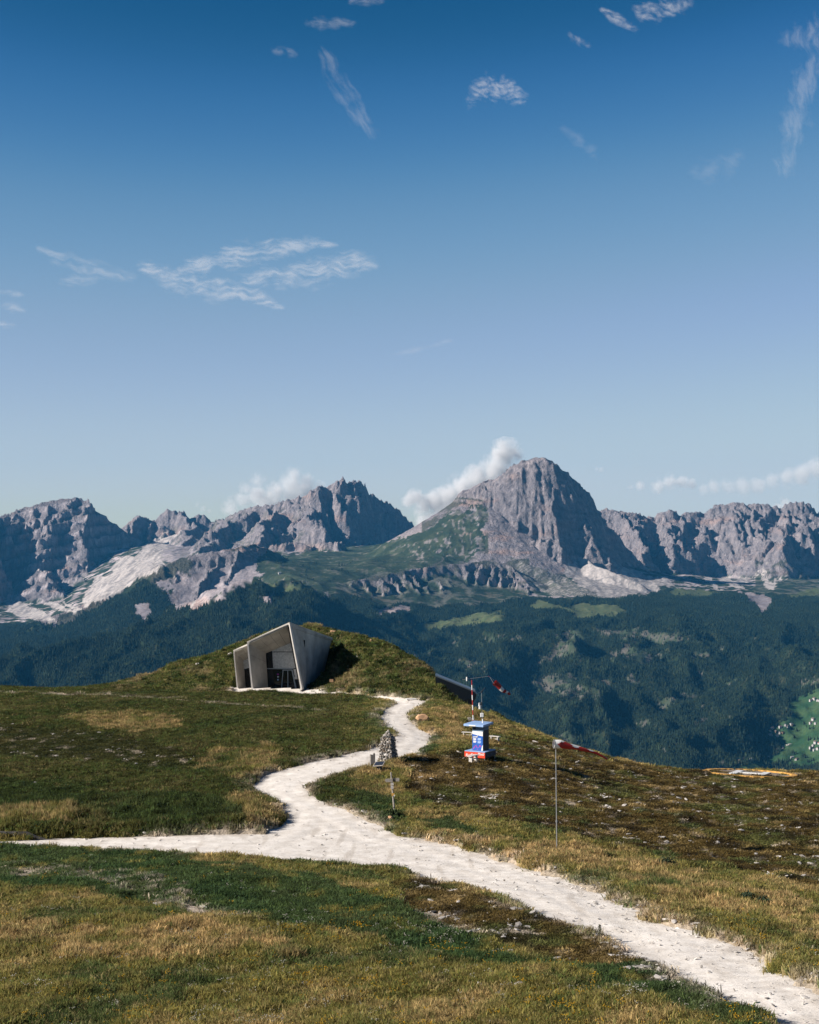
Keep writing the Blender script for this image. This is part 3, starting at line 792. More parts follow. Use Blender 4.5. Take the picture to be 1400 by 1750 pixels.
ROAD = [(-330, 1440), (-80, 1438), (0, 1436), (60, 1434), (115, 1431), (200, 1429), (300, 1427), (400, 1425), (455, 1424), (470, 1416), (486, 1402), (493, 1388), (482, 1376), (456, 1361), (433, 1350), (429, 1342), (441, 1331),
        (470, 1318), (520, 1305), (580, 1292), (636, 1279), (655, 1272), (673, 1263), (679, 1254), (669, 1245), (655, 1235), (651, 1223), (660, 1211), (678, 1202), (668, 1197), (640, 1192.5), (600, 1189), (560, 1186), (520, 1184),
        (470, 1182.5), (400, 1181), (400, 1176.5), (430, 1176.5), (500, 1177), (545, 1180.5), (600, 1186), (650, 1190.5), (690, 1193.5), (726, 1196), (730, 1202), (716, 1209), (701, 1216), (697, 1225), (703, 1236), (716, 1245), (733, 1252),
        (737, 1262), (729, 1275), (716, 1285), (690, 1295), (650, 1303), (600, 1315), (560, 1326), (531, 1337), (521, 1346), (525, 1356), (545, 1368), (580, 1382), (620, 1398), (652, 1413), (672, 1426), (710, 1431), (760, 1440), (800, 1451),
        (850, 1468), (910, 1484), (960, 1502), (1010, 1520), (1060, 1545), (1110, 1573), (1150, 1584), (1200, 1592), (1260, 1619), (1310, 1645), (1360, 1678), (1400, 1697), (1480, 1745), (1560, 1800), (1640, 1870), (1500, 1900), (1400, 1810),
        (1312, 1746), (1260, 1722), (1210, 1695), (1150, 1665), (1100, 1635), (1050, 1606), (1000, 1585), (950, 1572), (900, 1555), (842, 1526), (800, 1517), (750, 1508), (720, 1498), (690, 1490), (640, 1485), (600, 1481), (500, 1470),
        (400, 1462), (300, 1456), (200, 1453), (100, 1450), (0, 1448), (-80, 1450), (-330, 1455)]
ROADW = []
for k, (px, py) in enumerate(ROAD):
    a = ray_ground(px, py) if py > 1178 else ray_ground(px, py, 170, 190)
    ROADW.append(a)

ncol = np.arange(-650, 2051, 4.0)
nrow = np.concatenate([np.geomspace(5, 28, 18, endpoint=False), np.geomspace(28, 205, 500, endpoint=False), np.geomspace(205, 420, 26)])
def near_fields(pxg, Yg):
    """Height, signed distance to the road and bare-soil strength at grid points."""
    x = (pxg - 700) / F * Yg
    z = ground_soft(x, Yg)
    sd = poly_sdf(x, Yg, ROADW)
    sd = sd + 0.40 * fbm(x / 1.7, Yg / 1.7, 4, 201, 0.6) * smooth(200, 120, Yg) * (0.55 + 0.45 * (x > 6))
    return x, z, sd
NPX, NY = np.meshgrid(ncol, nrow)
NX, NZ0, NSD = near_fields(NPX, NY)
# hollow along the museum's east flank, and the cut below the oriel at the far end of the mound
def carve(x, Y, z, px):
    ax, ay, bx, by = -12.6, 177.6, -11.0, 187.6
    t_ = np.clip(((x - ax) * (bx - ax) + (Y - ay) * (by - ay)) / ((bx - ax) ** 2 + (by - ay) ** 2), 0, 1)
    d = np.hypot(x - ax - t_ * (bx - ax), Y - ay - t_ * (by - ay))
    z = np.minimum(z, -19.25 - 0.35 * t_ + 1.15 * d + 0.6 * np.maximum(0, d - 2.0))
    cap = (HY - np.interp(px, [700, 733, 741, 767, 800, 835, 850], [900, 1140, 1158, 1193, 1208, 1224, 1000])) / F * Y
    return np.where((px > 730) & (px < 840) & (Y > 156) & (Y < 190), np.minimum(z, cap), z)
NZ0 = carve(NX, NY, NZ0, NPX)
NPY = HY - NZ0 / NY * F
bump_ = 0.10 * fbm(NX / 2.6, NY / 2.6, 4, 211) + 0.16 * fbm(NX / 9, NY / 9, 3, 215)
rocky = smooth(900, 1040, NPX) * smooth(1560, 1450, NPY) + smooth(760, 840, NPX) * smooth(1300, 1250, NPY)
bump_ = bump_ + rocky * 0.18 * (ridged(NX / 3.0, NY / 3.0, 3, 219) - 1.0)
moundm = inpoly(NPX, NPY, [(195, 1180), (195, 1168), (300, 1130), (400, 1090), (520, 1055), (640, 1085), (740, 1145), (810, 1190), (800, 1206), (740, 1198), (640, 1188), (560, 1180)]) & (NY > 158)
bump_ = bump_ + moundm * (0.35 * fbm(NX / 3.2, NY / 3.2, 4, 221) + 0.3 * fbm(NX / 7, NY / 7, 3, 223))
side_w = smooth(-0.15, 0.55, NSD)
NZ = NZ0 + bump_ * side_w - 0.28 * smooth(0.22, -0.12, NSD) + 0.10 * smooth(0.0, 0.9, NSD) * smooth(3.0, 0.9, NSD)
bank = smooth(0, 2, NSD) * inpoly(NPX, NPY, [(-330, 1432), (-330, 1366), (120, 1372), (250, 1364), (380, 1372), (470, 1404), (455, 1424), (200, 1429)])
NZ = NZ + 0.25 * bank
# level floor inside the museum tubes
def museum_cut(x, Y, z):
    w = poly_sdf(x, Y, MUSEUM_PLAN)
    z = np.where(w < 0.15, np.minimum(z, FLOOR - 0.12), z)
    return z
NZ = museum_cut(NX, NY, NZ)

# ---- plant cover: weights of several plant mixes laid out over the hill
gj = 26 * fbm(NX / 3.3, NY / 5, 4, 231); gk = 7 * fbm(NX / 3.0 + 9, NY / 5, 4, 233)
GX, GY = NPX + gj, NPY + gk
def gp(*polys):
    m = np.zeros(NPX.shape, bool)
    for p in polys: m |= inpoly(GX, GY, p)
    return m.astype(float)
lush = gp([(-330, 1452), (0, 1448), (120, 1450), (280, 1458), (420, 1480), (560, 1510), (700, 1552), (790, 1590), (860, 1635), (830, 1648), (700, 1625), (560, 1598), (430, 1572), (330, 1556), (200, 1540), (80, 1522), (-330, 1510)],
          [(150, 1392), (230, 1372), (330, 1366), (400, 1384), (420, 1404), (300, 1420), (180, 1418)], [(-330, 1340), (0, 1335), (110, 1348), (260, 1368), (120, 1392), (-330, 1385)],
          [(700, 1402), (760, 1400), (830, 1416), (820, 1428), (740, 1424)], [(555, 1340), (620, 1350), (690, 1378), (660, 1398), (590, 1372)], [(640, 1385), (690, 1385), (700, 1408), (660, 1408)],
          [(1150, 1640), (1210, 1660), (1310, 1735), (1330, 1790), (1200, 1760), (1080, 1700), (900, 1660), (800, 1648), (830, 1635), (1000, 1665)], [(700, 1256), (745, 1262), (735, 1290), (715, 1300)])
straw = gp([(830, 1462), (960, 1482), (1120, 1530), (1250, 1560), (1400, 1610), (1730, 1660), (1730, 1600), (1400, 1548), (1250, 1508), (1100, 1470), (960, 1448), (840, 1440)],
           [(700, 1432), (800, 1448), (900, 1470), (880, 1452), (760, 1428)], [(360, 1285), (470, 1270), (480, 1315), (420, 1335), (330, 1312)], [(420, 1355), (480, 1380), (488, 1402), (455, 1420), (380, 1395)],
           [(-330, 1400), (120, 1388), (130, 1420), (-330, 1428)], [(640, 1290), (700, 1290), (780, 1310), (860, 1330), (800, 1350), (690, 1330), (600, 1330)], [(735, 1215), (800, 1206), (840, 1240), (780, 1262), (730, 1245)],
           [(560, 1180), (700, 1188), (735, 1196), (640, 1192)], [(110, 1225), (260, 1215), (330, 1240), (200, 1252)], [(-330, 1590), (250, 1575), (480, 1605), (520, 1640), (150, 1640), (-330, 1640)])
heath = gp([(645, 1500), (760, 1512), (850, 1540), (960, 1580), (1060, 1618), (1180, 1690), (1100, 1680), (940, 1650), (800, 1600), (690, 1560)],
           [(690, 1300), (790, 1285), (880, 1255), (1040, 1297), (1200, 1318), (1730, 1322), (1730, 1540), (1400, 1520), (1150, 1462), (960, 1425), (830, 1395), (690, 1352)],
           [(-330, 1240), (60, 1238), (230, 1262), (360, 1300), (250, 1312), (0, 1290)])
soil = gp([(-330, 1468), (0, 1474), (120, 1480), (280, 1500), (360, 1545), (460, 1578), (420, 1585), (300, 1560), (230, 1530), (80, 1502), (-330, 1500)], [(690, 1555), (760, 1560), (850, 1590), (830, 1600), (740, 1580)]) * smooth(-0.02, 0.30, fbm(NX / 1.9, NY / 1.1, 5, 241, 0.65))
soil = np.maximum(soil, gp([(1335, 1610), (1410, 1614), (1480, 1625), (1480, 1634), (1400, 1626), (1345, 1618)]) * 0.95)
trk = np.abs(NPY + 1.5 * fbm(NX / 3, NY / 3, 2, 251) - np.interp(NPX, [-330, 0, 150, 300, 440, 560], [1179, 1183, 1188, 1195, 1207, 1215]))
soil = np.maximum(soil, smooth(2.2, 0.6, trk) * (NPX < 560) * (NY > 130) * smooth(-0.25, 0.3, fbm(NX / 2.2, NY / 2.2, 3, 253)))
edge = smooth(1.1, 0.1, NSD + 0.5 * fbm(NX / 0.8, NY / 0.8, 3, 255)) * smooth(-0.4, 0.3, fbm(NX / 4, NY / 4, 3, 257) + 0.3 * (NX > 5))
soil = np.maximum(soil, 0.85 * edge)
dry = fbm(NX / 5.5, NY / 9, 4, 261); mid = fbm(NX / 1.6, NY / 2.4, 4, 263)
soil = np.maximum(soil, heath * 0.8 * smooth(0.55, 0.85, fbm(NX / 1.1, NY / 1.6, 4, 265) + 0.35 * mid))
C_OL, C_ST, C_LU, C_HE, C_SO = c3(0.155, 0.132, 0.038), c3(0.310, 0.215, 0.098), c3(0.030, 0.057, 0.022), c3(0.088, 0.062, 0.021), c3(0.42, 0.35, 0.28)
gcol = np.broadcast_to(C_OL, NPX.shape + (3,)).copy()
gcol = lerp3(gcol, C_ST, 0.75 * smooth(0.05, 0.65, dry + 0.45 * mid))
gcol = lerp3(gcol, C_LU, 0.75 * smooth(0.15, 0.6, -dry + 0.5 * mid))
gcol = lerp3(gcol, C_ST, straw * smooth(-0.5, 0.25, mid + 0.5 * dry))
gcol = lerp3(gcol, C_HE, heath * smooth(-0.45, 0.15, -mid + 0.25))
gcol = lerp3(gcol, c3(0.070, 0.085, 0.026), 0.7 * heath * smooth(0.15, 0.5, fbm(NX / 6, NY / 5, 3, 269)))
gcol = lerp3(gcol, c3(0.024, 0.018, 0.009), 0.85 * heath * smooth(0.1, 0.5, fbm(NX / 2.3, NY / 2.6, 4, 267)))
gcol = lerp3(gcol, C_LU, lush * 0.9 * smooth(-0.7, -0.1, mid + 0.2))
upleft = smooth(1440, 1420, NPY) * smooth(680, 560, NPX) * (1 - moundm) * (NY > 86)
gcol = lerp3(gcol, c3(0.027, 0.035, 0.011), 0.80 * upleft * (1 - 0.6 * straw))
mgreen = smooth(-0.3, 0.4, mid + 0.4 * dry)
gcol = np.where(moundm[..., None], lerp3(lerp3(np.broadcast_to(c3(0.085, 0.088, 0.026), NPX.shape + (3,)), c3(0.030, 0.045, 0.014), mgreen), c3(0.22, 0.165, 0.09), 0.8 * smooth(0.25, 0.6, dry - 0.3 * mid)), gcol)
gcol = lerp3(gcol, C_SO, soil)
grassy = np.clip(1 - soil * 1.2, 0, 1) * smooth(0.05, 0.35, NSD)

m, t, b = nt('meadow_ground')
va = N(t, 'ShaderNodeAttribute', attribute_type='GEOMETRY', attribute_name='cover')
na = noise_tex(t, 3.5, 6, 0.65); nb = noise_tex(t, 0.9, 5, 0.6)
sc = ramp(t, na.outputs['Fac'], [(0.32, (0.45, 0.45, 0.45)), (0.55, (0.95, 0.95, 0.95)), (0.72, (1.5, 1.45, 1.3))])
t.links.new(mixrgb(t, 0.85, va.outputs['Color'], sc, 'MULTIPLY'), b.inputs['Base Color'])
bp = t.nodes.new('ShaderNodeBump'); bp.inputs['Distance'].default_value = 0.25; bp.inputs['Strength'].default_value = 0.9
t.links.new(na.outputs['Fac'], bp.inputs['Height']); t.links.new(bp.outputs[0], b.inputs['Normal'])
b.inputs['Specular IOR Level'].default_value = 0.05
meadow_mat = m
mq = moundm[:-1, :-1]
tag(grid_mesh('alpine_meadow', NX, NY, NZ, meadow_mat, mask=~mq, attrs={'cover': gcol}), kind='structure')
tag(grid_mesh('grass_mound', NX, NY, NZ, meadow_mat, mask=mq, attrs={'cover': gcol}), kind='structure')

def near_at(px, Y, arr):
    i = np.clip(np.interp(Y, nrow, np.arange(len(nrow))), 0, len(nrow) - 1.001)
    j = np.clip((px - ncol[0]) / 4.0, 0, len(ncol) - 1.001)
    i0 = i.astype(int); j0 = j.astype(int); a = i - i0; c = j - j0
    if arr.ndim == 3: a = a[:, None]; c = c[:, None]
    return (arr[i0, j0] * (1 - a) + arr[i0 + 1, j0] * a) * (1 - c) + (arr[i0, j0 + 1] * (1 - a) + arr[i0 + 1, j0 + 1] * a) * c
def gz(x, y):
    """Ground height at one world point."""
    return float(near_at(np.array([700 + x / y * F]), np.array([float(y)]), NZ)[0])
def G(px, py):
    """World point on the ground at a photo pixel."""
    x, y = ray_ground(px, py)
    return Vector((x, y, gz(x, y)))

# gravel road: its own sheet, sunk a little between the grass edges
pcol = np.arange(-330, 1760, 2.5)
prow = np.geomspace(27, 190, 680)
PPX, PYD = np.meshgrid(pcol, prow)
rx = (PPX - 700) / F * PYD
rsd = near_at(PPX.ravel(), PYD.ravel(), NSD).reshape(PPX.shape)
rz = near_at(PPX.ravel(), PYD.ravel(), NZ0).reshape(PPX.shape)
rut = np.cos(np.clip(rsd, -3.2, 0) / 1.6 * 2 * np.pi) * 0.02
rz = rz - 0.10 + 0.010 * fbm(rx / 1.6, PYD / 1.6, 3, 301) + rut * 0.6 + 0.003 * fbm(rx / 0.3, PYD / 0.3, 2, 305)
qm = (rsd[:-1, :-1] < 0.45) & (rsd[1:, 1:] < 0.6)
m, t, b = nt('gravel')
va = N(t, 'ShaderNodeAttribute', attribute_type='GEOMETRY', attribute_name='wear')
n0 = noise_tex(t, 9.0, 7, 0.75); n1_ = noise_tex(t, 1.1, 6, 0.6); vo = t.nodes.new('ShaderNodeTexVoronoi'); vo.inputs['Scale'].default_value = 9.0
tc = t.nodes.new('ShaderNodeTexCoord'); t.links.new(tc.outputs['Object'], vo.inputs['Vector'])
c1 = ramp(t, n1_.outputs['Fac'], [(0.3, (0.50, 0.455, 0.405)), (0.5, (0.61, 0.565, 0.515)), (0.7, (0.71, 0.665, 0.615))])
c2 = mixrgb(t, 0.55, c1, ramp(t, n0.outputs['Fac'], [(0.3, (0.55, 0.54, 0.52)), (0.5, (1, 1, 1)), (0.7, (1.18, 1.17, 1.15))]), 'MULTIPLY')
c4 = mixrgb(t, va.outputs['Fac'], c2, (0.30, 0.25, 0.20))
t.links.new(c4, b.inputs['Base Color'])
bp = t.nodes.new('ShaderNodeBump'); bp.inputs['Distance'].default_value = 0.035; bp.inputs['Strength'].default_value = 0.6
t.links.new(n0.outputs['Fac'], bp.inputs['Height']); t.links.new(bp.outputs[0], b.inputs['Normal'])
wear = 0.55 * smooth(-0.9, 0.2, rsd + 0.5 * fbm(rx / 0.9, PYD / 0.9, 3, 311)) * smooth(-0.3, 0.5, fbm(rx / 3, PYD / 3, 3, 313) + 0.2)
wear = np.maximum(wear, 0.35 * smooth(0.35, 0.75, fbm(rx / 0.7, PYD / 6, 3, 315)))
tag(grid_mesh('gravel_road', rx, PYD, rz, m, mask=qm, attrs={'wear': wear}), kind='structure')

# ---- grass: tens of thousands of tufts
def tuft(seed, blades, spread, lean, wid, mat, droop=0.45):
    r = random.Random(seed); v = []; f = []
    for i in range(blades):
        a = r.uniform(0, 6.283); q = spread * math.sqrt(r.random())
        bx, by = q * math.cos(a), q * math.sin(a)
        h = r.uniform(0.55, 1.0); la = r.uniform(0, 6.283); l = lean * r.uniform(0.2, 1.0)
        dx, dy = math.cos(la) * l, math.sin(la) * l
        wa = r.uniform(0, 3.14); wx_, wy_ = math.cos(wa) * wid, math.sin(wa) * wid
        k = len(v)
        v += [(bx - wx_, by - wy_, -0.06), (bx + wx_, by + wy_, -0.06),
              (bx + dx * .4 - wx_ * .8, by + dy * .4 - wy_ * .8, h * .6), (bx + dx * .4 + wx_ * .8, by + dy * .4 + wy_ * .8, h * .6), (bx + dx, by + dy, h * (1 - droop * l))]
        f += [(k, k + 1, k + 3, k + 2), (k + 2, k + 3, k + 4)]
    return proto('grass_tuft', v, f, mat)
GRASS = tint_mat('grass_blades', 0.75, 0.45)
tall = [tuft(s, 16, 0.55, 0.55, 0.035, GRASS) for s in (1, 2, 3)]
low = [tuft(s, 18, 0.9, 0.75, 0.06, GRASS) for s in (4, 5, 6)]

def sample_ground(n, y0, y1, power, px0=-60, px1=1460):
    """Random ground positions, denser near the road end of the range."""
    u = rng.random(n)
    e = power
    Y = (y0 ** e + u * (y1 ** e - y0 ** e)) ** (1 / e)
    px = rng.uniform(px0, px1, n)
    return px, Y
px, Y = sample_ground(550000, 30, 203, 0.45, -330, 1760)
gr = near_at(px, Y, grassy); mo = near_at(px, Y, moundm.astype(float)); pyv = near_at(px, Y, NPY)
he = near_at(px, Y, heath); lu = near_at(px, Y, lush); stw = near_at(px, Y, straw)
zz = near_at(px, Y, NZ); xx = (px - 700) / F * Y
pyz = HY - zz / Y * F
inm = poly_sdf(xx, Y, MUSEUM_PLAN) < 0.3
keep = (rng.random(len(px)) < gr * (1 - 0.35 * he)) & (zz > -40) & ~inm & (Y < np.where(px > 830, 160, 203))
px, Y, xx, zz, mo, he, lu, stw = [a[keep] for a in (px, Y, xx, zz, mo, he, lu, stw)]
n = len(px)
cc = near_at(px, Y, gcol)
cl = fbm(xx / 0.9, Y / 1.3, 3, 331)
sz = rng.uniform(0.55, 1.15, n) * (1 + 0.5 * np.clip(cl, -0.6, 1))
hgt = sz * np.where(mo > .5, 0.42, np.where(he > .5, 0.13, np.where(lu > .5, 0.26, 0.30))) * (1 + 0.35 * (stw > 0.5))
hgt = hgt * (1 + 0.9 * near_at(px, Y, bank))
wid = np.where(he > .5, 0.30, 0.36) * rng.uniform(0.7, 1.3, n) * np.interp(Y, [35, 90, 200], [0.8, 1.1, 1.5])
vary = rng.uniform(0.35, 1.25, n) ** 1.5 * 1.75
tint = cc * vary[:, None]
sel = rng.random(n)
ulw = near_at(px, Y, upleft)
yel = (sel < 0.17 - 0.13 * ulw) & (he < .5) & (lu < .5); tint[yel] = tint[yel] * 0.4 + np.array([0.27, 0.21, 0.095]) * rng.uniform(0.5, 1.0, yel.sum())[:, None]
grn = (sel > 0.80) & (he < .5); tint[grn] = tint[grn] * 0.4 + np.array([0.075, 0.115, 0.030]) * rng.uniform(0.5, 1.1, grn.sum())[:, None]
# wind leans everything a little to the east
grass = scatter('meadow_grass', np.stack([xx, Y, zz - 0.02], -1), np.stack([rng.normal(0, .12, n), rng.normal(.12, .12, n), rng.uniform(0, 6.28, n)], -1),
                np.stack([wid, wid, hgt], -1), tint, tall + low, np.where(he > .5, rng.integers(3, 6, n), np.where(rng.random(n) < .35, rng.integers(3, 6, n), rng.integers(0, 3, n))))
print('tufts', n)

# ---- flower heads in the near meadow
def flower(seed, mat):
    r = random.Random(seed); v = []; f = []
    for i in range(5):
        x0, y0, z0 = r.uniform(-.5, .5), r.uniform(-.5, .5), r.uniform(.7, 1.0)
        k = len(v)
        for j in range(6): v.append((x0 + .09 * math.cos(j * 1.047), y0 + .09 * math.sin(j * 1.047), z0 + .02))
        v.append((x0, y0, z0 + .07)); v.append((x0, y0, z0 - .06))
        for j in range(6):
            f.append((k + j, k + (j + 1) % 6, k + 6)); f.append((k + (j + 1) % 6, k + j, k + 7))
        s = len(v); v += [(x0 - .008, y0, 0), (x0 + .008, y0, 0), (x0, y0, z0)]; f.append((s, s + 1, s + 2))
    return proto('flower_heads', v, f, mat)
PETAL = tint_mat('petals', 0.6, 0.2)
px, Y = sample_ground(26000, 34, 90, 0.5)
pyv = near_at(px, Y, NPY); gr = near_at(px, Y, grassy); xx = (px - 700) / F * Y; zz = near_at(px, Y, NZ)
dens = (0.22 + 0.78 * smooth(0.1, 0.7, fbm(xx / 2.6, Y / 4, 3, 341))) * (1 - near_at(px, Y, heath))
dens = dens * np.where(pyv > 1560, 1.0, 0.22)
keep = rng.random(len(px)) < dens * gr * 0.42
px, Y, xx, zz = px[keep], Y[keep], xx[keep], zz[keep]
n = len(px)
white = fbm(xx / 3.0, Y / 5, 3, 345) > 0.18
ft_ = np.where(white[:, None], np.array([0.42, 0.40, 0.33]), np.array([0.52, 0.30, 0.02])) * rng.uniform(0.6, 1.1, n)[:, None]
scatter('meadow_flowers', np.stack([xx, Y, zz], -1), np.stack([np.zeros(n), np.zeros(n), rng.uniform(0, 6.28, n)], -1),
        np.stack([np.full(n, .21), np.full(n, .21), rng.uniform(.12, .30, n)], -1), ft_, [flower(s, PETAL) for s in (1, 2)], rng.integers(0, 2, n))
print('flowers', n)

# ---- loose stones: too many to count, plus larger ones as things of their own
def stone_mesh(seed, sub=1, flat=0.55, rough_=0.28):
    r = random.Random(seed)
    bm = bmesh.new(); bmesh.ops.create_icosphere(bm, subdivisions=sub, radius=1.0)
    ax = [Vector((r.gauss(0, 1), r.gauss(0, 1), r.gauss(0, 1))).normalized() for _ in range(7)]
    cut = [r.uniform(0.55, 0.92) for _ in ax]
    for v in bm.verts:
        for a, c in zip(ax, cut):
            d = v.co.dot(a)
            if d > c: v.co -= a * (d - c)
        v.co *= 1 + r.uniform(-rough_, rough_) * 0.35
        v.co.z *= flat
    return bm
def proto_bm(name, bm, mat):
    me = bpy.data.meshes.new(name); bm.to_mesh(me); bm.free(); me.materials.append(mat)
    return bpy.data.objects.new(name, me)
STONE = tint_mat('loose_stone', 0.9)
px, Y = sample_ground(70000, 34, 150, 0.9)
pyv = near_at(px, Y, NPY); he = near_at(px, Y, heath); so = near_at(px, Y, soil); sdv = near_at(px, Y, NSD)
xx = (px - 700) / F * Y; zz = near_at(px, Y, NZ)
cl = fbm(xx / 3.2, Y / 4, 4, 351, 0.6)
hel = (xx - 41.0 / 1.31) ** 2 + (Y - 140) ** 2 < 4.3 ** 2
pr = he * smooth(0.1, 0.6, cl) * 0.42 + so * 0.20 + (sdv < 0.9) * (sdv > -0.6) * 0.22 + (sdv <= -0.6) * 0.05 + 0.012
pr = pr * np.where(px < 620, 0.5, 1.0)
keep = (rng.random(len(px)) < pr) & (zz > -30) & ~hel
px, Y, xx, zz, sdv = px[keep], Y[keep], xx[keep], zz[keep], sdv[keep]
n = len(px)
zz = np.where(sdv < 0.05, near_at(px, Y, NZ0) - 0.10, zz)
s = 0.026 + 0.13 * rng.random(n) ** 4.5
s = np.where(sdv < 0.3, 0.018 + (s - 0.026) * 0.40, s)
gl = rng.uniform(0.5, 1.15, n)[:, None] * np.where(sdv < 0.2, 1.15, 1.0)[:, None]
scatter('scattered_stones', np.stack([xx, Y, zz + s * 0.15 + 0.03], -1), np.stack([rng.normal(0, .2, n), rng.normal(0, .2, n), rng.uniform(0, 6.28, n)], -1),
        np.stack([s * rng.uniform(1, 2.8, n), s * rng.uniform(.8, 1.6, n), s * rng.uniform(.55, 1, n)], -1), np.array([0.40, 0.37, 0.34]) * gl, [proto_bm('stone', stone_mesh(k), STONE) for k in range(5)], rng.integers(0, 5, n))
print('stones', n)
# ------------------------------------------------------------------ shared builders for the things
CONCRETE = simple_mat('concrete', (0.42, 0.385, 0.335), 0.8, 0.30, 0.55, 0.3)
CONCRETE_R = simple_mat('rough_concrete', (0.50, 0.49, 0.46), 0.9, 0.25, 5.0, 0.6)
RIM = simple_mat('pale_concrete_edge', (0.55, 0.51, 0.46), 0.7, 0.1, 2.0)
JOINT = simple_mat('dark_joint', (0.03, 0.03, 0.03), 0.9, 0.1)  # dark tone of the open joints, for the backing behind panels
GLASS = simple_mat('dark_glass', (0.012, 0.014, 0.016), 0.06, 0.1, 1.0, 0, 0, 0.6)
STEEL = simple_mat('grey_steel', (0.30, 0.31, 0.32), 0.4, 0.1, 8.0, 0, 0.6)
STEEL_AND_SHADE = simple_mat('dark_steel_and_shade', (0.035, 0.037, 0.04), 0.5, 0.2, 8.0)  # dark steel fittings; on the oriel it paints in the wall's shade
WHITE = simple_mat('white_paint', (0.62, 0.61, 0.59), 0.5, 0.06, 4.0)
RED = simple_mat('red_paint', (0.30, 0.020, 0.016), 0.5, 0.12, 4.0)
ORED = simple_mat('orange_red_print', (0.55, 0.045, 0.015), 0.5, 0.06, 4.0)
BLUE = simple_mat('blue_print', (0.016, 0.085, 0.33), 0.5, 0.12, 3.0)
BLUEGREY = simple_mat('blue_grey_paint', (0.070, 0.125, 0.19), 0.6, 0.12, 3.0)
PALEBLUE = simple_mat('pale_blue_roof', (0.22, 0.33, 0.53), 0.5, 0.1, 3.0)
NAVY = simple_mat('navy_print', (0.010, 0.016, 0.030), 0.6, 0.2, 3.0)
PINK = simple_mat('magenta_print', (0.42, 0.05, 0.32), 0.5, 0.1, 3.0)
PALEPRINT = simple_mat('pale_print', (0.30, 0.42, 0.62), 0.5, 0.1, 3.0)
WOODG = simple_mat('weathered_wood', (0.24, 0.215, 0.19), 0.85, 0.3, 9.0, 0.4)
WOODD = simple_mat('dark_wood', (0.050, 0.046, 0.045), 0.85, 0.3, 9.0, 0.4)
WOODW = simple_mat('bleached_wood', (0.42, 0.39, 0.36), 0.85, 0.2, 9.0, 0.3)
YELLOW = simple_mat('yellow_paint', (0.46, 0.25, 0.06), 0.7, 0.35, 2.5)
OCHRE = simple_mat('ochre_rock', (0.36, 0.215, 0.12), 0.9, 0.3, 3.0, 0.5)
LIME = simple_mat('limestone', (0.40, 0.365, 0.33), 0.9, 0.3, 3.0, 0.5)

def solid(name, poly, th, mat, parent=None, n=None):
    """Flat polygon (world points) extruded by th along -n (n = outward normal)."""
    pts = [Vector(p) for p in poly]
    if n is None:
        n = Vector((0, 0, 0))
        for i in range(len(pts)):
            a, b2 = pts[i], pts[(i + 1) % len(pts)]
            n += a.cross(b2)
        n.normalize()
        if n.y > 0: n = -n
    k = len(pts)
    v = pts + [p - n * th for p in pts]
    f = [tuple(range(k)), tuple(range(2 * k - 1, k - 1, -1))] + [(i, (i + 1) % k, k + (i + 1) % k, k + i) for i in range(k)]
    bm = bmesh.new(); vs_ = [bm.verts.new(p) for p in v]
    for q in f: bm.faces.new([vs_[i] for i in q])
    return link_bm(name, bm, mat, parent)

def panel(name, q, mat, parent, gap=0.02, th=0.05, toward=None):
    """Slab over a quad a,b,c,d with a joint left open all round; its face stands proud on the side of 'toward'."""
    a, b2, c, d = [Vector(p) for p in q]
    n = (b2 - a).cross(d - a).normalized()
    if toward is not None and n.dot(Vector(toward)) < 0: n = -n
    def ins(p, e1, e2): return p + e1.normalized() * gap + e2.normalized() * gap
    p = [ins(a, b2 - a, d - a), ins(b2, a - b2, c - b2), ins(c, d - c, b2 - c), ins(d, c - d, a - d)]
    return solid(name, [x + n * th for x in p], th * 1.6, mat, parent, n)

def bil(q, u, v):
    a, b2, c, d = [Vector(p) for p in q]
    return a.lerp(b2, u).lerp(d.lerp(c, u), v)

def tube(name, a, b2, r0, r1, mat, parent=None, seg=10):
    bm = bmesh.new(); a = Vector(a); b2 = Vector(b2)
    ax = (b2 - a).normalized(); s = ax.orthogonal().normalized(); u = ax.cross(s)
    rings = []
    for p, r in ((a, r0), (b2, r1)):
        rings.append([bm.verts.new(p + (s * math.cos(i / seg * 6.28318) + u * math.sin(i / seg * 6.28318)) * r) for i in range(seg)])
    for i in range(seg):
        bm.faces.new((rings[0][i], rings[0][(i + 1) % seg], rings[1][(i + 1) % seg], rings[1][i]))
    bm.faces.new(rings[0][::-1]); bm.faces.new(rings[1])
    return link_bm(name, bm, mat, parent)

def box(name, lo, hi, mat, parent=None, bev=0.0, rot=None):
    bm = bmesh.new()
    vs_ = [bm.verts.new((x, y, z)) for z in (lo[2], hi[2]) for x, y in ((lo[0], lo[1]), (hi[0], lo[1]), (hi[0], hi[1]), (lo[0], hi[1]))]
    for f in ((0, 3, 2, 1), (4, 5, 6, 7), (0, 1, 5, 4), (1, 2, 6, 5), (2, 3, 7, 6), (3, 0, 4, 7)): bm.faces.new([vs_[i] for i in f])
    if bev: bmesh.ops.bevel(bm, geom=bm.edges[:], offset=bev, segments=1, affect='EDGES')
    if rot is not None:
        c = (Vector(lo) + Vector(hi)) / 2
        for v in bm.verts: v.co = c + rot @ (v.co - c)
    return link_bm(name, bm, mat, parent)

def rounded(corners, radii, seg=5):
    out = []; n = len(corners)
    for i in range(n):
        p = Vector(corners[i]); a = Vector(corners[i - 1]); c = Vector(corners[(i + 1) % n])
        r = radii[i]; p0 = p + (a - p).normalized() * r; p2 = p + (c - p).normalized() * r
        for k in range(seg + 1):
            t_ = k / seg
            out.append(p0 * (1 - t_) ** 2 + p * 2 * t_ * (1 - t_) + p2 * t_ ** 2)
    return out

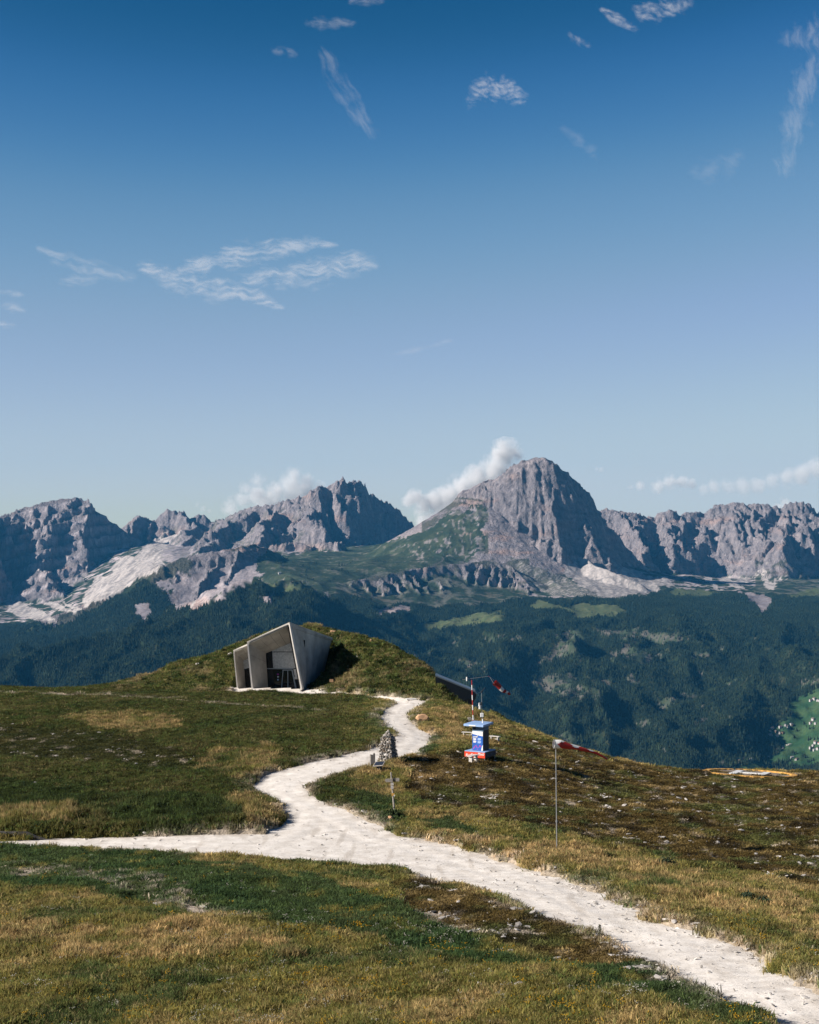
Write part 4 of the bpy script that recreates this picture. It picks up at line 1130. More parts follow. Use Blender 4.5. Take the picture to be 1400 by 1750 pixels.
def ring_mesh(name, loops, mat, parent):
    """Skin between successive closed loops of equal length."""
    bm = bmesh.new(); L = [[bm.verts.new(p) for p in lp] for lp in loops]; n = len(L[0])
    for a, b2 in zip(L[:-1], L[1:]):
        for i in range(n): bm.faces.new((a[i], a[(i + 1) % n], b2[(i + 1) % n], b2[i]))
    return link_bm(name, bm, mat, parent)

# ------------------------------------------------------------------ the concrete museum in the mound
mus = empty('museum', (0, 0, 0))
mus.location = P(473, 1179, 179.2)
tag(mus, 'concrete museum entrance with folded frames and dark doors, half buried in the grass mound', 'museum')
MO = Vector(mus.location)
def M_(px, py, Y): return P(px, py, Y) - MO
def shell(front, rim_r, inner, L2, L3, back, soffit_cuts, wall_cuts, closed_right=True):
    """front/inner/L2/L3: corners bl,tl,ap,br. Concrete rim, then two rings of panels folding in to the facade."""
    o = rounded(front, rim_r); i_ = rounded(inner, rim_r)
    cen = sum((Vector(p) for p in front), Vector()) / 4
    bk = (Vector(L2[0]) - Vector(inner[0])).normalized() * 0.35
    ring_mesh('rim', [[p + bk for p in o], o, i_, [p + bk for p in i_]], RIM, mus)
    def lift(p, k): return Vector(p) + (Vector(p) - cen).normalized() * k
    ring_mesh('lining', [[lift(p, .05) + bk * .2 for p in inner], [lift(p, .05) for p in L2], [lift(p, .05) for p in L3]], JOINT, mus)
    for A_, B_ in ((inner, L2), (L2, L3)):
        A2 = [Vector(p) + bk * (0.15 if A_ is inner else 0) for p in A_]
        q = (A2[0], A2[1], B_[1], B_[0])                                    # west wall, foot to eaves
        cuts = [0] + wall_cuts + [1]
        for c0, c1 in zip(cuts[:-1], cuts[1:]):
            panel('concrete_panel', (bil(q, c0, 0), bil(q, c1, 0), bil(q, c1, 1), bil(q, c0, 1)), CONCRETE, mus, 0.018, 0.03, (1, 0, 0))
        q = (A2[1], A2[2], B_[2], B_[1])                                    # soffit
        cuts = [0] + soffit_cuts + [1]
        for c0, c1 in zip(cuts[:-1], cuts[1:]):
            panel('concrete_panel', (bil(q, c0, 0), bil(q, c1, 0), bil(q, c1, 1), bil(q, c0, 1)), CONCRETE, mus, 0.018, 0.03, (0, 0, -1))
        if closed_right:
            panel('concrete_panel', (A2[2], A2[3], B_[3], B_[2]), CONCRETE, mus, 0.018, 0.03, (-1, 0, 0))
front = [M_(430.1, 1179.6, 180.0), M_(421.8, 1096.9, 180.0), M_(494.6, 1063.6, 178.9), M_(517.2, 1180.6, 178.0)]
inner = [M_(432.6, 1178.2, 180.02), M_(424.2, 1098.2, 180.02), M_(493.4, 1066.6, 178.92), M_(514.2, 1179.0, 178.02)]
L2 = [M_(449, 1177.2, 181.7), M_(442.2, 1109.9, 181.7), M_(498.5, 1083, 180.8), M_(519.5, 1178, 179.8)]
L3 = [M_(458, 1176.4, 183.0), M_(454.3, 1116.4, 183.0), M_(503.5, 1095.6, 182.2), M_(526, 1176, 181.4)]
shell(front, [0.35, 0.42, 0.16, 0.42], inner, L2, L3, None, [0.25, 0.50, 0.72], [0.75])
backtop, backbot = M_(567.6, 1089.4, 190.0), M_(547, 1173.8, 187.6)
# east flank: five tall panels under an edge strip
EQ = (front[2] + Vector((0.02, 0.12, 0)), backtop, backbot, front[3] + Vector((0.02, 0.12, 0)))
ring_mesh('flank_core', [[bil(EQ, u / 10, v / 10) - Vector((.05, -.02, 0)) for v in range(11)] + [bil(EQ, u / 10, v / 10) - Vector((.35, -.1, 0)) for v in range(10, -1, -1)] for u in range(11)], JOINT, mus)
EC = [0, .17, .38, .57, .76, 1]
for c0, c1 in zip(EC[:-1], EC[1:]):
    panel('concrete_panel', (bil(EQ, c0, .075), bil(EQ, c1, .075), bil(EQ, c1, 1), bil(EQ, c0, 1)), CONCRETE, mus, 0.014, 0.03, (1, -.3, 0))
panel('edge_strip', (bil(EQ, 0, 0), bil(EQ, 1, 0), bil(EQ, 1, .075), bil(EQ, 0, .075)), CONCRETE, mus, 0.012, 0.05, (1, -.3, 0))
# roof and west flank of the big frame
shift = backtop - front[2]
solid('roof', [front[1] + Vector((0, .1, .02)), front[2] + Vector((0, .1, .02)), backtop, front[1] + shift], 0.35, CONCRETE, mus, Vector((-.35, 0, .93)))
solid('west_flank', [front[0] + Vector((0, .2, 0)), front[1] + Vector((0, .2, -.1)), front[1] + shift, front[0] + shift], 0.25, CONCRETE, mus, Vector((-1, -.2, 0)))
# facade
def fz(zx, zy, dY=0.0):
    px = 380 + zx / 5.385; py = 1030 + zy / 5.385
    return M_(px, py, 182.95 - (px - 458) * 0.022 + dY)
solid('facade_core', [fz(400, 795, .25), fz(400, 462, .25), fz(655, 350, .25), fz(760, 345, .25), fz(760, 795, .25)], 0.2, JOINT, mus, Vector((-.1, -1, 0)))
for poly in ([(458, 440), (650, 361), (705, 340), (708, 450), (458, 450)], [(460, 457), (708, 457), (716, 602), (470, 602)], [(655, 612), (718, 612), (728, 684), (668, 684)]):
    solid('facade_panel', [fz(x, y, 0.06) for x, y in poly], 0.12, CONCRETE_R, mus, Vector((-.1, -1, 0)))
solid('side_window', [fz(x, y, .14) for x, y in ((404, 466), (452, 444), (458, 602), (414, 602))], 0.05, GLASS, mus, Vector((-.1, -1, 0)))
solid('lintel', [fz(x, y, 0.0) for x, y in ((412, 603), (655, 603), (655, 611), (412, 611))], 0.16, STEEL, mus, Vector((-.1, -1, 0)))
solid('entrance_glass', [fz(x, y, .12) for x, y in ((418, 612), (560, 612), (543, 792), (424, 792))], 0.04, GLASS, mus, Vector((-.1, -1, 0)))
dr = solid('door', [fz(x, y, .12) for x, y in ((562, 622), (637, 622), (672, 792), (545, 792))], 0.04, GLASS, mus, Vector((-.1, -1, 0)))
for poly in ([(600, 622), (606, 622), (608, 792), (600, 792)], [(637, 618), (648, 618), (684, 792), (670, 792)], [(555, 616), (640, 616), (640, 624), (555, 624)], [(557, 622), (563, 622), (548, 792), (541, 792)]):
    solid('door_frame', [fz(x, y, .04) for x, y in poly], 0.07, STEEL, dr, Vector((-.1, -1, 0)))
solid('ledge', [fz(x, y, -.10) for x, y in ((662, 686), (722, 686), (724, 704), (664, 704))], 0.30, RIM, mus, Vector((-.1, -1, 0)))
for zy, mt in ((652, PINK), (676, WHITE), (702, PALEPRINT)):
    solid('sign_plate', [fz(x, y, .09) for x, y in ((505, zy), (520, zy), (520, zy + 13), (505, zy + 13))], 0.02, mt, mus, Vector((-.1, -1, 0)))
fl = [Vector((x, y, FLOOR - 0.02)) - MO for x, y in ((-21.4, 182.3), (-18.7, 179.7), (-12.7, 177.9), (-11.9, 183.2), (-20.5, 186))]
solid('floor_slab', fl, 0.3, RIM, mus, Vector((0, 0, 1)))
# the smaller frame tucked behind on the west side
f2 = [M_(405, 1178.4, 182.4), M_(398.6, 1111.5, 182.4), M_(424.5, 1100.0, 181.4), M_(431, 1178.4, 180.6)]
i2 = [M_(407, 1177.6, 182.42), M_(400.6, 1113.0, 182.42), M_(424.0, 1102.8, 181.45), M_(430.5, 1177.6, 180.65)]
l2 = [M_(410.5, 1177.2, 183.3), M_(408.2, 1121.0, 183.3), M_(428, 1111.5, 182.4), M_(434, 1177, 181.6)]
l3 = [M_(418, 1176.4, 184.4), M_(415.3, 1128.6, 184.4), M_(432, 1121, 183.4), M_(438, 1176, 182.6)]
shell(f2, [0.3, 0.35, 0.1, 0.1], i2, l2, l3, None, [0.55], [0.70], False)
solid('roof', [f2[1] + Vector((0, .1, .02)), f2[2] + Vector((0, .1, .02)), f2[2] + shift * .8, f2[1] + shift * .8], 0.3, CONCRETE, mus, Vector((-.35, 0, .93)))
solid('west_flank', [f2[0] + Vector((0, .2, 0)), f2[1] + Vector((0, .2, -.1)), f2[1] + shift * .8, f2[0] + shift * .8], 0.25, CONCRETE, mus, Vector((-1, -.2, 0)))
solid('entrance_glass', [l3[0], l3[1], l3[2], l3[3]], 0.1, GLASS, mus, Vector((0, -1, 0)))
solid('facade_panel', [bil(l3, 0.68, 0) + Vector((0, -.06, 0)), bil(l3, 0.99, 0) + Vector((0, -.06, 0)), bil(l3, 0.99, 1) + Vector((0, -.06, 0)), bil(l3, 0.68, 1) + Vector((0, -.06, 0))], 0.04, CONCRETE_R, mus, Vector((0, -1, 0)))
# the oriel jutting from the mound's far end, concrete with its shade painted dark
ow = [M_(744, 1156.2, 167.05), M_(811.5, 1183.5, 170.2), M_(815, 1187.5, 170.3), M_(803, 1214, 170.0), M_(752, 1214, 167.4)]
nrm = Vector((-.04, -1, 0)).normalized()
solid('oriel', ow, 2.2, STEEL_AND_SHADE, mus, nrm)
solid('edge_strip', [ow[0] + Vector((0, 0, .02)), ow[1] + Vector((0, 0, .02)), ow[1] + Vector((0, 0, .17)), ow[0] + Vector((0, 0, .17))], 2.22, STEEL, mus, nrm)

# ------------------------------------------------------------------ cairn of stacked stones beside the road
CB = Vector((P(663, 1304, 113).x, 113.2, 0)); CB.z = gz(CB.x, CB.y) - 0.05
cairn = empty('stone_cairn', CB, math.radians(-24))
tag(cairn, 'tall tapering cairn of stacked pale stones at the inner bend of the gravel road', 'cairn')
HC = 2.42
def cw(z): return 0.60 * (1 - 0.42 * (z / HC)) if z < HC * 0.78 else 0.60 * (1 - 0.328) * max(0.14, (1 - (z / HC - 0.78) / 0.22 * 0.85))
bm = bmesh.new()
for z0, z1 in ((0, .5), (.5, 1.1), (1.1, 1.75)):
    w0, w1 = cw(z0) * .86, cw(z1) * .86
    a = [bm.verts.new((sx * w0, sy * w0, z0)) for sx, sy in ((-1, -1), (1, -1), (1, 1), (-1, 1))]
    c = [bm.verts.new((sx * w1, sy * w1, z1)) for sx, sy in ((-1, -1), (1, -1), (1, 1), (-1, 1))]
    for i in range(4): bm.faces.new((a[i], a[(i + 1) % 4], c[(i + 1) % 4], c[i]))
    bm.faces.new(c)
link_bm('core', bm, simple_mat('cairn_core', (0.10, 0.09, 0.08), 0.95, 0.3), cairn)
CST = [simple_mat('cairn_stone_%d' % i, c, 0.9, 0.25, 5.0, 0.5) for i, c in enumerate([(0.27, 0.24, 0.205), (0.19, 0.17, 0.145), (0.40, 0.375, 0.35), (0.22, 0.17, 0.13), (0.12, 0.115, 0.11)])]
cme = []
for k in range(10):
    bm = stone_mesh(50 + k, 1, 0.9, 0.3); me = bpy.data.meshes.new('cairn_stone'); bm.to_mesh(me); bm.free()
    me.materials.append(CST[[0, 1, 0, 2, 3, 1, 0, 4, 2, 1][k]]); cme.append(me)
rc = random.Random(3)
z = 0.0; cnt = 0
while z < HC - 0.02 and cnt < 288:
    h = rc.uniform(0.09, 0.16); w = cw(z + h / 2)
    for side in range(4):
        s = -w + rc.uniform(0, .1)
        while s < w - 0.03:
            L = min(rc.uniform(0.16, 0.36) * (1.7 if side in (2, 3) else 1), w - s + 0.06)
            c = s + L / 2; d = w - 0.05 + rc.uniform(-.03, .03)
            x, y = ((c, -d), (d, c), (-c, d), (-d, -c))[side]
            o = bpy.data.objects.new('stone', rc.choice(cme)); COL.objects.link(o); o.parent = cairn
            o.location = (x, y, z + h / 2); o.rotation_euler = (rc.gauss(0, .08), rc.gauss(0, .08), (0, math.pi / 2)[side % 2] + rc.gauss(0, .1))
            o.scale = (L * .54, 0.11, h * .62); cnt += 1
            s += L * .93
    z += h * .93
for x, y, zz_, s in ((0, 0, 2.33, .13), (0, 0, 2.2, .16), (0, 0, 2.08, .2), (0, 0, 1.95, .24), (0, 0, 1.84, .28), (.05, -.03, 2.43, .09), (-.06, .02, 2.27, .11)):
    o = bpy.data.objects.new('stone', cme[3]); COL.objects.link(o); o.parent = cairn; o.location = (x, y, zz_); o.scale = (s, s * .8, s * .7)
o = bpy.data.objects.new('stone', cme[8]); COL.objects.link(o); o.parent = cairn; o.location = (0.08, -.545, .70); o.scale = (.24, .1, .15); o['label'] = 'large white stone set in the cairn face'

# ------------------------------------------------------------------ upright board and sloping information table by the cairn
b0 = G(637, 1316); bp_ = empty('wooden_board', b0, math.radians(-25))
tag(bp_, 'dark upright wooden board on a post, left of the sloping table', 'board')
box('post', (-.22, -.04, -.15), (-.12, .05, 1.0), WOODG, bp_, .01)
box('plank', (-.11, -.02, .30), (.03, .04, .98), WOODD, bp_, .012)
box('plank', (.04, -.02, .34), (.19, .04, 1.06), WOODD, bp_, .012)
box('cap', (.05, -.03, 1.062), (.17, .05, 1.12), WOODG, bp_, .015)
l0 = G(648, 1321); lt = empty('information_table', l0, math.radians(-20))
tag(lt, 'low sloping information table on a dark pedestal in front of the cairn', 'table')
box('pedestal', (-.17, -.12, -.15), (.17, .14, .50), WOODD, lt, .02)
R = Matrix.Rotation(math.radians(24), 3, 'X') @ Matrix.Rotation(math.radians(-8), 3, 'Y')
tp = box('sloping_top', (-.40, -.30, .55), (.40, .30, .60), WOODG, lt, .01, R)
box('map_panel', (-.34, -.24, .605), (.34, .24, .612), NAVY, tp, 0, R)

# ------------------------------------------------------------------ leaning signpost
s0 = G(675, 1397); sp = empty('signpost', s0)
tag(sp, 'leaning wooden signpost with arrow boards and a yellow marker beside the road', 'signpost')
top = Vector((-.235, 0, 2.5))
tube('post', (0, 0, -.2), top, .065, .045, WOODG, sp, 9)
def along_(h): return top * (h / 2.5)
def board(name, h, x0, x1, hh, mat, arrow=0, y=-.075, tilt=0.0):
    c = along_(h)
    pts = [(x0, -hh), (x1, -hh + tilt), (x1, hh + tilt), (x0, hh)]
    if arrow < 0: pts = [(x1, -hh), (x1, hh), (x0 + hh, hh), (x0, 0), (x0 + hh, -hh)]
    if arrow > 0: pts = [(x0, -hh), (x1 - hh, -hh), (x1, 0), (x1 - hh, hh), (x0, hh)]
    return solid(name, [c + Vector((x, y, zz2)) for x, zz2 in pts], .03, mat, sp, Vector((0, -1, 0)))
board('arrow_board', 2.02, -.42, .06, .10, WOODG, -1)
board('arrow_board', 2.05, .07, .24, .11, WOODD, 0, -.03)
board('arrow_board', 2.06, .25, .46, .10, WOODG, 0, -.05)
board('plate', 1.80, -.09, .09, .075, WOODW); board('plate', 1.60, -.10, .07, .085, WOODW)
pl = board('plate', 1.17, -.09, .085, .085, YELLOW); pl['label'] = 'yellow marker plate'
board('plate', 1.11, .035, .095, .05, WHITE, 0, -.078)

# ------------------------------------------------------------------ kiosk
k0 = G(822, 1297); k0.y += .6; k0.z = gz(k0.x, k0.y)
ki = empty('kiosk', k0, math.radians(-30))
tag(ki, 'small blue information kiosk with flat roof on a low platform with an orange banner', 'kiosk')
body = box('wall', (-.475, -.45, .60), (.475, .45, 2.48), BLUEGREY, ki, .01)
box('side_panel', (.476, -.44, .62), (.490, .44, 2.16), NAVY, ki)
rg = ring_mesh('emblem', [[Vector((.494, math.cos(i / 24 * 6.2832) * r, 1.34 + math.sin(i / 24 * 6.2832) * r * 1.3)) for i in range(24)] for r in (.26, .33)], simple_mat('faint_print', (0.018, 0.028, 0.05), 0.6), ki)
box('vent', (-.40, -.462, 2.16), (-.17, -.452, 2.36), NAVY, ki)
po = box('poster', (-.46, -.475, .62), (.44, -.455, 2.08), BLUE, ki)
solid('poster_band', [Vector(p) for p in ((-.46, -.479, 2.08), (-.46, -.479, 1.86), (.44, -.479, 1.72), (.44, -.479, 2.08))], .003, WHITE, po, Vector((0, -1, 0)))
solid('poster_band', [Vector(p) for p in ((.30, -.479, .62), (.44, -.479, .62), (.44, -.479, 1.05), (.38, -.479, 1.0))], .003, WHITE, po, Vector((0, -1, 0)))
for x0, x1, z0, z1, mt in ((-.38, -.12, 1.40, 1.54, WHITE), (-.38, -.12, 1.20, 1.36, WHITE), (.0, .28, 1.40, 1.58, PALEPRINT), (.0, .28, 1.18, 1.35, PALEPRINT)):
    for i in range(3):
        hh = (z1 - z0) / 3
        solid('text_line', [Vector((x0, -.479, z0 + i * hh)), Vector((x1 - .04 * (i == 0), -.479, z0 + i * hh)), Vector((x1 - .04 * (i == 0), -.479, z0 + (i + .78) * hh)), Vector((x0, -.479, z0 + (i + .78) * hh))], .003, mt, po, Vector((0, -1, 0)))
rk = random.Random(8)
bm = bmesh.new()
for i in range(26):
    c = Vector((rk.uniform(-.40, .26), -.479, .66 + rk.random() * .42)); w = .035
    c.z = .66 + abs(math.sin(c.x * 9)) * .26 + rk.uniform(0, .12)
    q = [bm.verts.new(c + Vector(d)) for d in ((-w, 0, -.02), (w * .3, 0, -.03), (w, 0, .02), (-w * .3, 0, .03))]
    bm.faces.new(q)
link_bm('magenta_pattern', bm, PINK, po)
def text(name, s, size, loc, rot, mat, parent, shear=0.0, ex=0.004):
    cu = bpy.data.curves.new(name, 'FONT'); cu.body = s; cu.size = size; cu.extrude = ex; cu.shear = shear; cu.offset = size * 0.012
    cu.align_x = 'CENTER'; cu.align_y = 'CENTER'; cu.materials.append(mat)
    o = bpy.data.objects.new(name, cu); COL.objects.link(o); o.parent = parent; o.location = loc; o.rotation_euler = rot
    return o
text('heading', 'one!', .24, (-.19, -.483, 1.66), (math.pi / 2, math.radians(-8), 0), WHITE, po)
rf = box('roof', (-1.02, -.86, 2.50), (.68, .84, 2.66), PALEBLUE, ki, .012, Matrix.Rotation(math.radians(2.0), 3, 'X'))
box('roof_label', (-.55, -.885, 2.505), (.02, -.868, 2.585), WHITE, rf)
pf = box('platform', (-.92, -.88, .54), (.84, .92, .60), PALEBLUE, ki, .01)
bn = box('banner', (-.92, -.905, .12), (.84, -.885, .54), ORED, ki)
text('lettering', 'Rudion Pivo', .33, (-.03, -.912, .34), (math.pi / 2, math.radians(-7), 0), WHITE, bn, .25)
bs = box('banner', (.845, -.88, .14), (.865, .92, .54), NAVY, ki); bs['label'] = 'dark side banner'
text('lettering', 'Rudion Pivo', .30, (.872, .02, .34), (math.pi / 2, 0, math.pi / 2), simple_mat('dim_blue_print', (0.03, 0.05, 0.09), 0.6), bs, .25)
for x, y in ((-.86, -.82), (.78, -.82), (-.86, .86), (.78, .86)): tube('leg', (x, y, -.15), (x, y, .54), .035, .035, STEEL, ki, 8)

# weather mast standing on the kiosk roof
wm = empty('weather_mast', ki.matrix_basis @ Vector((.10, .10, 2.66)))
wm.location.z += 0.01
tag(wm, 'thin grey weather mast with white instruments standing on the kiosk roof', 'mast')
tube('pole', (0, 0, 0), (-.06, 0, 2.48), .020, .016, STEEL, wm, 8)
tube('base_post', (.03, -.04, 0), (.03, -.04, .30), .055, .045, WHITE, wm, 10)
tube('arm', (-.27, 0, 2.36), (-.04, 0, 2.36), .010, .010, STEEL, wm, 6)
tube('wind_vane', (-.06, 0, 2.36), (.20, -.02, 2.72), .022, .014, STEEL_AND_SHADE, wm, 6)
box('vane_head', (-.10, -.04, 2.30), (-.02, .04, 2.48), STEEL_AND_SHADE, wm, .01)
for i in range(4): tube('shield_plate', (-.18, -.03, 1.08 + i * .07), (-.18, -.03, 1.12 + i * .07), .105, .10, WHITE, wm, 12)
box('camera_housing', (-.14, -.10, 1.36), (-.02, .06, 1.60), STEEL_AND_SHADE, wm, .02)
tube('white_lamp', (-.24, -.05, 1.30), (-.24, -.05, 1.56), .06, .03, WHITE, wm, 10)
box('instrument_box', (-.15, -.10, .45), (.10, .06, .76), WHITE, wm, .02)

# striped mast with its small windsock
m0 = Vector((P(811.3, 1290, 118.7).x, 118.7, 0)); m0.z = gz(m0.x, m0.y)
sm = empty('windsock_mast', m0)
tag(sm, 'red and white striped mast with crossbar and small hanging windsock behind the kiosk', 'windsock')
mt_ = P(806.3, 1162, 118.7) - m0
nst = 15
for i in range(nst):
    tube('stripe', mt_ * (i / nst), mt_ * ((i + 1) / nst), .052 - .001 * i, .051 - .001 * i, RED if i % 2 == 0 else WHITE, sm, 10)
cbA, cbB = P(790.5, 1161.5, 118.7) - m0, P(834.8, 1155.8, 118.9) - m0
tube('crossbar', cbA, cbB, .018, .015, STEEL, sm, 8)
cw_ = P(798, 1160.5, 118.65) - m0
tube('counterweight', cw_ + Vector((0, 0, -.15)), cw_ + Vector((0, 0, .16)), .055, .055, WHITE, sm, 10)
tube('bar_tip', cbB, cbB + Vector((.09, 0, -.03)), .03, .02, RED, sm, 8)
sa, sb = P(845.5, 1166.5, 119.0) - m0, P(871.5, 1187.0, 119.3) - m0
for d in ((0, 0, .17), (0, .1, -.1), (-.05, -.1, -.12)):
    tube('cord', cbB + Vector((.09, 0, -.03)), sa + Vector(d), .006, .006, WHITE, sm, 5)
cuts = [0, .36, .55, .72, .86, 1.0]
ax = (sb - sa).normalized(); s_ = ax.orthogonal().normalized(); u_ = ax.cross(s_)
for i in range(5):
    bm = bmesh.new(); rr = []
    for j in range(4):
        tt = cuts[i] + (cuts[i + 1] - cuts[i]) * j / 3; r = .235 - .145 * tt
        cpt = sa.lerp(sb, tt) + Vector((0, 0, .05 * math.sin(tt * 9) - .06 * math.sin(tt * 3.14)))
        rr.append([bm.verts.new(cpt + (s_ * math.cos(k / 12 * 6.2832) + u_ * math.sin(k / 12 * 6.2832)) * r * (1 + .06 * math.sin(k * 3 + j))) for k in range(12)])
    for j in range(3):
        for k in range(12): bm.faces.new((rr[j][k], rr[j][(k + 1) % 12], rr[j + 1][(k + 1) % 12], rr[j + 1][k]))
    link_bm('sock_band', bm, RED if i % 2 == 0 else WHITE, sm, True)

# ------------------------------------------------------------------ tall windsock pole on the heath
w0 = G(952, 1455); tw = empty('windsock_pole', w0)
tag(tw, 'tall thin steel pole with a red and white windsock blowing to the right', 'windsock')
wt = P(950, 1275, w0.y) - w0
wt.y = 0
tube('pole', (0, 0, -.2), wt * .28, .036, .034, STEEL, tw, 10)
tube('collar', wt * .28, wt * .295, .055, .055, STEEL, tw, 10)
tube('pole', wt * .295, wt, .030, .024, STEEL, tw, 10)
tube('swivel', wt, wt + Vector((0, 0, .12)), .04, .03, STEEL_AND_SHADE, tw, 8)
path_ = [P(px, py, w0.y + dy) - w0 for px, py, dy in ((947.5, 1271.5, -.05), (956, 1271.5, 0), (968, 1274, .1), (982, 1277, .2), (996, 1280.5, .3), (1008, 1283.5, .4), (1020, 1287.5, .5), (1030, 1292.5, .55), (1038, 1297.5, .6))]
rad = [.225, .225, .20, .175, .155, .135, .115, .10, .085]
flat = [1, 1, .85, .7, .62, .58, .55, .55, .5]
K = 24; NS = 40; wb = bmesh.new(); rb = bmesh.new()
def sock_pt(i, k):
    f_ = i / NS * 8; q = min(int(f_), 7); f_ -= q
    c = path_[q].lerp(path_[q + 1], f_); rr_ = rad[q] + (rad[q + 1] - rad[q]) * f_; fl_ = flat[q] + (flat[q + 1] - flat[q]) * f_
    d = (path_[q + 1] - path_[q]).normalized(); sd_ = d.cross(Vector((0, 0, 1))).normalized(); up_v = sd_.cross(d)
    a = k / K * 6.28318
    return c + (sd_ * math.cos(a) + up_v * math.sin(a) * fl_) * rr_ * (1 + (.07 * math.sin(3 * a + i * .55) if i > 5 else 0))
def is_white(u, ang):                                        # ang: 0 = near side, 0.25 = top
    if u < .045: return True
    e = abs((ang - .25 + .5) % 1 - .5)
    if u < .19: return e < .24 - 1.05 * (u - .045) or abs((ang - .80 + .5) % 1 - .5) < .22 - 1.6 * (u - .045)
    if .29 < u < .45: return e < .24 * math.sin((u - .29) / .16 * 3.1416) ** .6
    if .56 < u < .70: return e < .20 * math.sin((u - .56) / .14 * 3.1416) ** .6
    return False
for i in range(NS):
    for k in range(K):
        bmx = wb if is_white((i + .5) / NS, (k + .5) / K) else rb
        bmx.faces.new([bmx.verts.new(sock_pt(*q)) for q in ((i, k), (i, k + 1), (i + 1, k + 1), (i + 1, k))])
for bmx, nm, mt in ((wb, 'white_cloth', WHITE), (rb, 'red_cloth', RED)):
    bmesh.ops.remove_doubles(bmx, verts=bmx.verts[:], dist=.0005)
    link_bm(nm, bmx, mt, tw, True)
hp = [sock_pt(0, k) for k in range(K)]
bm = bmesh.new(); L_ = [[bm.verts.new(p.lerp(path_[0], f) + Vector((dx, 0, 0))) for p in hp] for f, dx in ((-.04, 0), (-.04, -.03), (.06, -.03), (.06, 0))]
for a, c in zip(L_, L_[1:] + L_[:1]):
    for k in range(K): bm.faces.new((a[k], a[(k + 1) % K], c[(k + 1) % K], c[k]))
link_bm('hoop', bm, STEEL, tw)

# ------------------------------------------------------------------ helipad painted on the crest
hc = Vector(((1282 - 700) / F * 140, 140.0, 0)); hc.z = gz(hc.x, hc.y)
hp_ = empty('helipad', hc)
tag(hp_, 'round gravel helipad with yellow ring and white H at the edge of the hilltop', 'helipad')
_pz = [float(ground_soft(np.array(hc.x + dx), np.array(hc.y + dy))) for dx, dy in ((0, 0), (4, 0), (-4, 0), (0, 4), (0, -4))]
def on_pad(x, y, lift): return Vector((x, y, _pz[0] - hc.z + (_pz[1] - _pz[2]) / 8 * x + (_pz[3] - _pz[4]) / 8 * y + lift + .06))
def pad_strip(name, r0, r1, a0, a1, n, th, mat, lift):
    bm = bmesh.new(); prev = None
    for i in range(n + 1):
        a = a0 + (a1 - a0) * i / n
        jr = 0.06 * math.sin(i * 2.3)
        cs = [bm.verts.new(on_pad(r * math.cos(a), r * math.sin(a), l)) for r, l in ((r0 + jr, lift - .3), (r0 + jr, lift), (r1 + jr, lift), (r1 + jr, lift - .3))]
        if prev:
            for k in range(3): bm.faces.new((prev[k], prev[k + 1], cs[k + 1], cs[k]))
        prev = cs
    return link_bm(name, bm, mat, hp_)
pad_strip('ring', 3.72, 4.22, math.radians(-158), math.radians(96), 60, .1, YELLOW, .20)
pad_strip('ring', 3.72, 4.22, math.radians(101), math.radians(188), 22, .1, YELLOW, .20)
bm = bmesh.new(); rp = random.Random(4)
rows_ = [[bm.verts.new(on_pad(r * math.cos(a / 28 * 6.2832), r * math.sin(a / 28 * 6.2832), .10 + rp.uniform(-.04, .05))) for a in range(28)] for r in (3.7, 3.0, 2.3, 1.6, .9, .3)]
for a, c in zip(rows_[:-1], rows_[1:]):
    for k in range(28): bm.faces.new((a[k], a[(k + 1) % 28], c[(k + 1) % 28], c[k]))
link_bm('gravel_disc', bm, simple_mat('pad_gravel', (0.19, 0.155, 0.12), .95, .5, 5.0, .6), hp_)
ca, sa2 = math.cos(math.radians(-22)), math.sin(math.radians(-22))
def hbar(x0, x1, y0, y1):
    bm = bmesh.new(); n = 6
    g_ = [[None] * (n + 1) for _ in range(n + 1)]
    for i in range(n + 1):
        for j in range(n + 1):
            x = x0 + (x1 - x0) * i / n; y = y0 + (y1 - y0) * j / n
            g_[i][j] = bm.verts.new(on_pad(x * ca - y * sa2, x * sa2 + y * ca, .19))
    for i in range(n):
        for j in range(n): bm.faces.new((g_[i][j], g_[i + 1][j], g_[i + 1][j + 1], g_[i][j + 1]))
    ext = bmesh.ops.extrude_face_region(bm, geom=bm.faces[:])
    for v in [e for e in ext['geom'] if isinstance(e, bmesh.types.BMVert)]: v.co.z -= .12
    return link_bm('letter_stroke', bm, WHITE, hp_)
hbar(-1.55, -.95, -2.1, 2.1); hbar(.95, 1.55, -2.1, 2.1); hbar(-.949, .949, -.36, .36)

# ------------------------------------------------------------------ benches, log, boulders, posts
def make_bench(name, loc, rz, label, L=1.25, mat=WOODW):
    b_ = empty(name, loc, rz)
    tag(b_, label, 'bench', 'wooden benches round the kiosk')
    box('seat', (-L / 2, -.17, .40), (L / 2, .17, .46), mat, b_, .012)
    for x in (-L / 2 + .18, L / 2 - .18):
        box('leg', (x - .05, -.14, -.12), (x + .05, .14, .40), mat, b_, .01)
    box('brace', (-L / 2 + .23, -.03, .16), (L / 2 - .23, .03, .24), mat, b_)
    return b_
g = G(809, 1303); make_bench('wooden_bench', g, math.radians(58), 'pale wooden bench in the grass just in front of the orange banner', 1.15)
g = G(800, 1260); make_bench('wooden_bench', g, math.radians(-20), 'pale wooden bench in the grass left behind the kiosk', 1.1)
g = G(846, 1268); make_bench('wooden_bench', g, math.radians(-35), 'pale wooden bench with dark shadow right behind the kiosk', 1.0)
g = G(703, 1195.8); sb_ = empty('stone_bench', g, math.radians(8))
tag(sb_, 'low white stone bench at the top bend of the road below the mound', 'bench')
